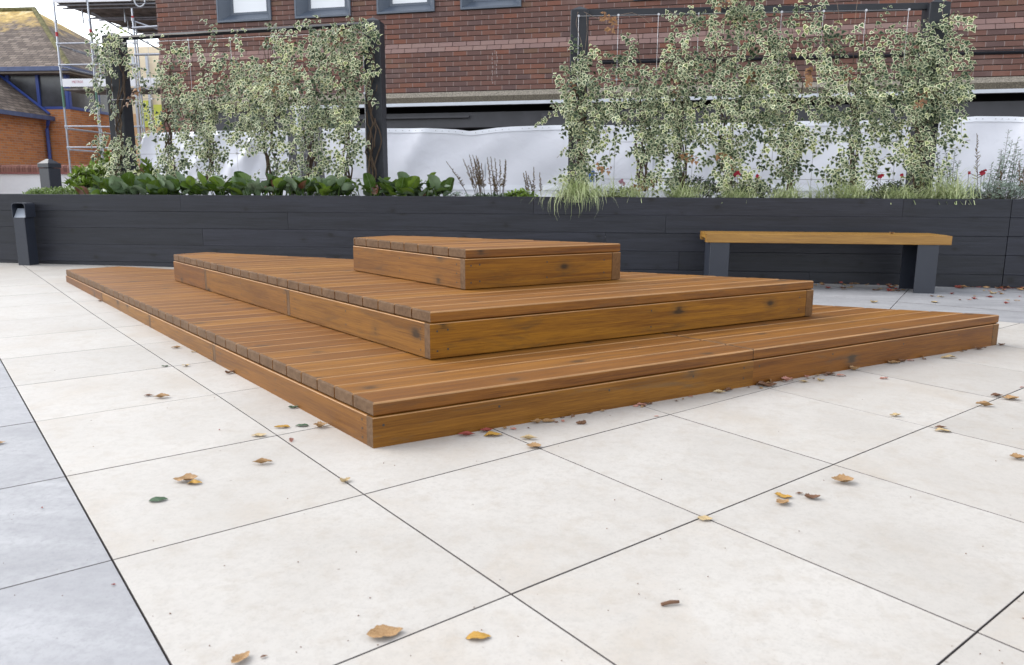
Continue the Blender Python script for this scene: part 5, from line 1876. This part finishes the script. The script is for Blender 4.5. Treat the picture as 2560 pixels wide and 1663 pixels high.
# ------------------------------------------------------------------ fallen leaves
def leaf_mesh(name, mat, seed, length, ratio, curl, fold, jag=.0, stalk=.5):
    rs = random.Random(seed)
    mb = MB(); nl, nw = 12, 6
    ph = rs.uniform(0, 6)
    for i in range(nl + 1):
        t = i / nl
        w_ = ratio * math.sin(math.pi * min(1, max(0, t)) ** .85) ** .8 * (1 + jag * math.sin(t * 43)) if 0 < t < 1 else .004
        for j in range(nw + 1):
            s_ = (j / nw - .5)
            x = (t - .5); y = s_ * w_
            z = curl * ((t - .5) ** 2) * 1.6 + fold * abs(s_) * w_ * 2.2 + .16 * math.sin(t * 9 + s_ * 6 + ph) * w_ + .03 * rs.uniform(-.6, .6)
            mb.v.append((x * length, y * length, z * length))
    for i in range(nl):
        for j in range(nw):
            a = i * (nw + 1) + j
            mb.face((a, a + 1, a + nw + 2, a + nw + 1), 0, rs.random())
    zmin = min(p[2] for p in mb.v)
    mb.v = [(a, b, c_ - zmin + .002) for a, b, c_ in mb.v]
    if stalk:
        e = Vector(mb.v[nw // 2])
        mb.tube([e, e + Vector((-.2 * length * stalk, .03 * length, .012)), e + Vector((-.45 * length * stalk, .10 * length, .02))], [.0011, .0009, .0008], 4, m=0)
    me = bpy.data.meshes.new(name)
    me.from_pydata(mb.v, [], mb.f)
    me.materials.append(mat)
    me.polygons.foreach_set('use_smooth', [True] * len(mb.f))
    me.update()
    return me


VAR = {}
for k, nm in enumerate(('tan', 'pale', 'brown', 'yellow', 'green', 'red', 'pink')):
    VAR[nm] = [leaf_mesh('fallen_leaf', M['leaf_' + nm], 100 + k * 10 + j, 1.0, rt, cu, fo, jg, st) for j, (rt, cu, fo, jg, st) in
               enumerate(((.55, .4, .25, .10, .8), (.48, -.4, .15, .07, .9), (.62, .8, .45, .16, .6), (.40, .25, .6, .08, .7)))]
# px, py, apparent length in photo px, colour, variant, heading degrees, label
LEAVES = [
 (962, 1588, 98, 'tan', 0, 20, 'large ragged tan leaf nearest the bottom centre of the photo'),
 (1196, 1596, 68, 'yellow', 1, 5, 'rounded orange brown leaf at the bottom right of the large tan leaf'),
 (603, 1652, 60, 'tan', 2, 60, 'brown leaf cut off by the bottom edge of the photo'),
 (660, 1644, 20, 'brown', 3, 30, 'tiny curled brown scrap beside the leaf at the bottom edge'),
 (465, 1203, 62, 'tan', 0, 15, 'crumpled tan leaf half covering a yellow leaf'),
 (487, 1210, 40, 'yellow', 1, 0, 'yellow leaf partly under a crumpled tan leaf'),
 (396, 1252, 48, 'green', 1, 12, 'single green leaf on the tile left of the near platform corner'),
 (656, 1160, 52, 'tan', 3, 12, 'narrow curled tan leaf left of the near platform corner'),
 (863, 1205, 32, 'pale', 2, 40, 'pale cupped leaf on the long joint in front of the platform corner'),
 (647, 1091, 40, 'pale', 0, 8, 'pale leaf left of the crossing of two joints'),
 (705, 1070, 42, 'yellow', 3, 6, 'curled yellow brown leaf above the crossing of two joints'),
 (755, 1066, 36, 'green', 1, 5, 'green leaf lying beside the left foot of the platform corner'),
 (802, 1069, 38, 'tan', 2, 10, 'wrinkled tan leaf touching the left side of the lowest tier'),
 (726, 1103, 24, 'pink', 2, 80, 'small pinkish upright leaf on the long joint'),
 (741, 1019, 26, 'green', 2, 5, 'dark green leaf against the left side of the lowest tier'),
 (372, 991, 26, 'brown', 3, 8, 'small brown leaf, left one of a pair on the left tiles'),
 (404, 995, 42, 'tan', 3, 8, 'flat tan leaf, right one of a pair on the left tiles'),
 (413, 917, 20, 'green', 0, 0, 'tiny green and cream leaf left of the second long joint'),
 (465, 916, 22, 'pale', 0, 0, 'tiny pale leaf right of the second long joint'),
 (441, 871, 26, 'tan', 3, 10, 'small tan leaf near the left side of the lowest tier'),
 (492, 880, 12, 'pale', 2, 30, 'crumb of pale leaf at the foot of the left side'),
 (0, 1110, 26, 'tan', 2, 30, 'tan leaf at the left edge of the photo on grey paving'),
 (602, 930, 26, 'brown', 2, 40, 'dark curled leaf stuck against the left side of the lowest tier'),
 (1158, 1085, 46, 'red', 3, 4, 'red leaf at the foot of the lowest tier right of its near corner'),
 (1203, 1072, 34, 'red', 2, 10, 'reddish brown cupped leaf beside the red leaf'),
 (1233, 1090, 50, 'yellow', 1, 6, 'yellow and orange leaf in front of the lowest tier'),
 (1322, 1099, 46, 'pale', 3, -8, 'pale narrow leaf on a joint right of the yellow leaf'),
 (1334, 1119, 42, 'tan', 2, 8, 'tan leaf covering the crossing of two joints in front of the platform'),
 (1336, 1056, 32, 'tan', 2, 0, 'crumpled tan leaf at the foot of the front board, left of two'),
 (1370, 1054, 38, 'tan', 0, 12, 'crumpled tan leaf at the foot of the front board, right of two'),
 (1454, 1062, 30, 'brown', 2, 10, 'brown folded leaf with a stalk standing up'),
 (1415, 1036, 18, 'brown', 2, 50, 'small dark upright leaf on the front board foot'),
 (1464, 1030, 18, 'brown', 3, 20, 'small dark leaf leaning on the front board'),
 (1489, 1022, 16, 'tan', 2, 30, 'small light brown leaf leaning on the front board'),
 (1598, 1012, 26, 'pink', 3, -10, 'pink brown leaf at a joint beside the front board'),
 (1615, 1009, 24, 'brown', 0, -20, 'grey brown leaf behind the pink brown leaf'),
 (1641, 1042, 14, 'pink', 1, 0, 'tiny pink leaf on the diagonal joint'),
 (1727, 993, 14, 'pink', 1, 0, 'tiny pink leaf between joint and front board'),
 (1795, 982, 34, 'pale', 3, 0, 'pale leaf lying under a dark curled leaf by the front board'),
 (1806, 974, 24, 'brown', 2, 30, 'dark curled leaf by the front board'),
 (1827, 975, 12, 'brown', 2, 0, 'tiny dark scrap right of the dark curled leaf'),
 (1887, 948, 34, 'tan', 3, 70, 'tall tan leaf standing against the seam of the lowest tier'),
 (1870, 956, 18, 'brown', 2, 10, 'small brown leaf left of the seam of the lowest tier'),
 (1918, 965, 50, 'brown', 0, -6, 'long brown leaf below the seam of the lowest tier'),
 (1905, 957, 26, 'tan', 2, 0, 'tan leaf behind the long brown leaf'),
 (1962, 953, 30, 'pink', 2, 0, 'rosy brown leaf right of the seam'),
 (2009, 956, 26, 'pale', 0, 0, 'small pale round leaf, second right of the seam'),
 (2052, 953, 22, 'pale', 2, 0, 'small cupped pale leaf, third right of the seam'),
 (2103, 941, 28, 'pink', 1, 0, 'flat pink leaf in front of the right half of the front board'),
 (2118, 922, 32, 'tan', 2, 10, 'tan leaf with a raised edge beside the front board'),
 (2045, 931, 40, 'brown', 3, 12, 'thin brown leaf edge on at the front board'),
 (2210, 948, 24, 'pink', 3, 0, 'pink folded leaf alone right of the front board'),
 (2222, 905, 26, 'tan', 2, 0, 'tan leaf near the right part of the front board'),
 (2247, 903, 20, 'brown', 2, 30, 'grey brown leaf next to the tan leaf near the right part'),
 (2277, 903, 20, 'pink', 1, 0, 'small rosy leaf near the right part of the front board'),
 (2176, 898, 24, 'tan', 2, 40, 'tan leaf leaning on the right part of the front board'),
 (2262, 886, 22, 'tan', 3, 60, 'upright curled leaf leaning on the right part of the front board'),
 (2372, 896, 44, 'pale', 1, -4, 'pale flat leaf on the open paving at right'),
 (2415, 868, 28, 'brown', 2, 20, 'dark brown leaf touching the front board near its right end'),
 (2465, 857, 22, 'brown', 2, 10, 'brown leaf at the right end of the front board'),
 (2238, 1041, 32, 'pale', 0, 4, 'pale leaf with a dark stalk on the open paving at right'),
 (2352, 1071, 34, 'brown', 3, 0, 'dark twisted leaf, upper one of a pair on the right paving'),
 (2357, 1079, 42, 'pale', 1, -10, 'pale leaf, lower one of a pair on the right paving'),
 (2461, 1016, 48, 'tan', 3, -6, 'long tan leaf on the diagonal joint at right'),
 (2492, 992, 36, 'brown', 3, 0, 'dark brown leaf on the joint near the right edge'),
 (2525, 999, 44, 'tan', 0, -6, 'tan leaf right of the dark leaf on the joint'),
 (2556, 970, 14, 'red', 1, 0, 'red leaf at the right edge of the photo'),
 (2541, 1148, 42, 'tan', 2, 0, 'tan cupped leaf by the right edge of the photo'),
 (2105, 1207, 60, 'tan', 2, -2, 'broad tan leaf with turned up ends on the right tile'),
 (1958, 1243, 46, 'yellow', 0, -20, 'pale yellow leaf, upper one of an overlapping pair'),
 (1957, 1260, 44, 'tan', 0, 30, 'brown spotted leaf, lower one of an overlapping pair'),
 (2031, 1247, 42, 'brown', 2, -10, 'brown leaf right of the overlapping pair'),
 (1998, 1236, 22, 'brown', 3, 0, 'small brown leaf between the overlapping pair and the brown leaf'),
 (1762, 1300, 40, 'pale', 0, -5, 'pale leaf on the crossing of joints in the right foreground'),
 (2185, 757, 22, 'pale', 2, 0, 'pale yellow leaf on the grey paving left of the bench leg'),
 (2335, 757, 22, 'pale', 2, 10, 'pale cupped leaf on the grey paving right of the platform end'),
 (2351, 743, 22, 'pale', 1, 0, 'pale flat leaf just right of the right bench leg'),
 (2330, 742, 14, 'brown', 3, 0, 'small brown leaf at the foot of the right bench leg'),
 (2368, 779, 20, 'pale', 1, 0, 'pale leaf on the grey paving near the lowest tier'),
 (256, 754, 14, 'brown', 3, 0, 'small leaf at the far left of the paving'),
 (86, 661, 13, 'yellow', 2, 0, 'orange leaf at the foot of the bollard light'),
]


def put_leaf(p, size, kind, var, head, label, group=None, tilt=0.0):
    o = bpy.data.objects.new('fallen_leaf', VAR[kind][var % 4])
    COL.objects.link(o)
    o.location = (p[0], p[1], p[2] + .0015)
    o.scale = (size, size * random.uniform(.85, 1.2), size * random.uniform(.35, .7))
    o.rotation_euler = (R(random.uniform(-5, 5)) + tilt, R(random.uniform(-4, 4)), R(head))
    tag(o, label, 'leaf', group)
    return o


for (px, py, ln, kind, var, head, label) in LEAVES:
    p = ground_at(px, py)
    dpt = (RW.transposed() @ (p - EYE)).z
    ux = ground_at(px + 10, py) - ground_at(px, py)
    az = math.degrees(math.atan2(ux.y, ux.x))
    size = ln * dpt / F * .95
    size = min(max(size, .008), .11)
    up = 'standing' in label or 'upright' in label
    for (ea, nv) in ((T1[0], Vector((.593, -.805))), (T1[0], Vector((-.702, -.712)))):
        pass
    dF = (p.x - T1[0][0]) * .593 + (p.y - T1[0][1]) * -.805
    dS = (p.x - T1[0][0]) * -.702 + (p.y - T1[0][1]) * -.712
    need = (.012 if up else size * .38) + .008
    if max(dF, dS) < need and p.y < 5.6:
        if dF >= dS: p = p + Vector((.593, -.805, 0)) * (need - dF)
        else: p = p + Vector((-.702, -.712, 0)) * (need - dS)
    put_leaf(p, size, kind, var, az + head + (180 if random.random() < .35 else 0), label, 'fallen leaves on the paving', R(55) if up else 0)
# drift of leaves along the planter foot, by the bench and at right
rs = random.Random(77)
tw = 'small brown or red leaf in the drift along the foot of the planter at right'
tb = 'small dry leaf scattered in the shade under the bench'
tg = 'small dry leaf scattered on the grey paving right of the bench'
n = 0
while n < 75:
    x = rs.uniform(3.1, 4.3) if rs.random() < .8 else rs.uniform(1.6, 2.9)
    y = YWALL - .02 - abs(rs.gauss(0, .055)) - (max(0, x - 3.5) * .05)
    put_leaf((x, y, gz(x, y) + rs.uniform(0, .012)), rs.uniform(.035, .07), rs.choice(['red', 'red', 'brown', 'brown', 'tan']), rs.randint(0, 3), rs.uniform(0, 360), tw, 'leaf drift at the planter foot', R(rs.uniform(-25, 25)))
    n += 1
for k in range(30):
    x = rs.uniform(1.5, 2.6); y = rs.uniform(6.5, 6.88)
    put_leaf((x, y, gz(x, y)), rs.uniform(.04, .065), rs.choice(['brown', 'tan', 'red', 'pale']), rs.randint(0, 3), rs.uniform(0, 360), tb, 'leaves under the bench')
for k in range(34):
    x = rs.uniform(2.75, 4.1); y = rs.uniform(5.9, 6.8)
    put_leaf((x, y, gz(x, y)), rs.uniform(.03, .06), rs.choice(['brown', 'tan', 'red', 'pale', 'pink', 'pink']), rs.randint(0, 3), rs.uniform(0, 360), tg, 'leaves on the grey paving')
tf = 'small dry leaf scrap gathered against the foot of the front board of the platform'
for k in range(30):
    t = rs.choice([rs.uniform(.12, .36), rs.uniform(.45, .62), rs.uniform(.55, .97)])
    x = T1[0][0] + (T1[1][0] - T1[0][0]) * t; y = T1[0][1] + (T1[1][1] - T1[0][1]) * t
    d_ = .012 + abs(rs.gauss(0, .02))
    x += .593 * d_; y -= .805 * d_
    put_leaf((x, y, gz(x, y)), rs.uniform(.012, .032), rs.choice(['brown', 'brown', 'tan', 'tan', 'pink']), rs.randint(0, 3), rs.uniform(0, 360), tf, 'leaf scraps along the platform foot', R(rs.uniform(-30, 30)))
# leaf on the bench, twig and litter
o = put_leaf((2.42, 6.55, .4495), .05, 'tan', 2, 20, 'dry tan leaf lying on the right part of the bench seat', None)
tm = MB()
c_ = ground_at(1676, 1513)
tm.tube([c_ + Vector((-.018, -.006, .004)), c_ + Vector((0, .001, .006)), c_ + Vector((.017, .006, .005))], [.0034, .0038, .0030], 7)
tag(tm.build('twig', M['leaf_brown'], loc=c_), 'short brown twig in the right foreground', 'twig')
for (px, py, lb) in ((105, 1271, 'tiny purple petal on the grey paving, upper one'), (284, 1464, 'tiny purple petal on the grey paving, lower one'), (548, 1076, 'tiny purple petal on the cream paving')):
    p = ground_at(px, py)
    o = bpy.data.objects.new('petal', VAR['red'][3]); COL.objects.link(o)
    o.location = p + Vector((0, 0, .001)); o.scale = (.010, .010, .008); o.rotation_euler = (0, 0, random.uniform(0, 6))
    tag(o, lb, 'petal')
# grit: scattered crumbs nobody would count
gb = MB()
rs = random.Random(5)
for k in range(130):
    px, py = rs.uniform(0, 2560), 720 + 940 * rs.random() ** .8
    p = ground_at(px, py)
    if p.y > 6.8: continue
    s_ = rs.uniform(.0008, .0026)
    b = len(gb.v)
    a = rs.uniform(0, 6)
    for (dx, dy, dz) in ((1, 0, 0), (-.5, .8, 0), (-.5, -.8, 0), (0, 0, .9)):
        gb.v.append((p.x + s_ * (dx * math.cos(a) - dy * math.sin(a)), p.y + s_ * (dx * math.sin(a) + dy * math.cos(a)), p.z + dz * s_ + .0006))
    for q in ((0, 1, 3), (1, 2, 3), (2, 0, 3)): gb.face([b + i for i in q])
tag(gb.build('grit', M['leaf_brown']), kind='stuff')
print('scene built', len(bpy.data.objects))
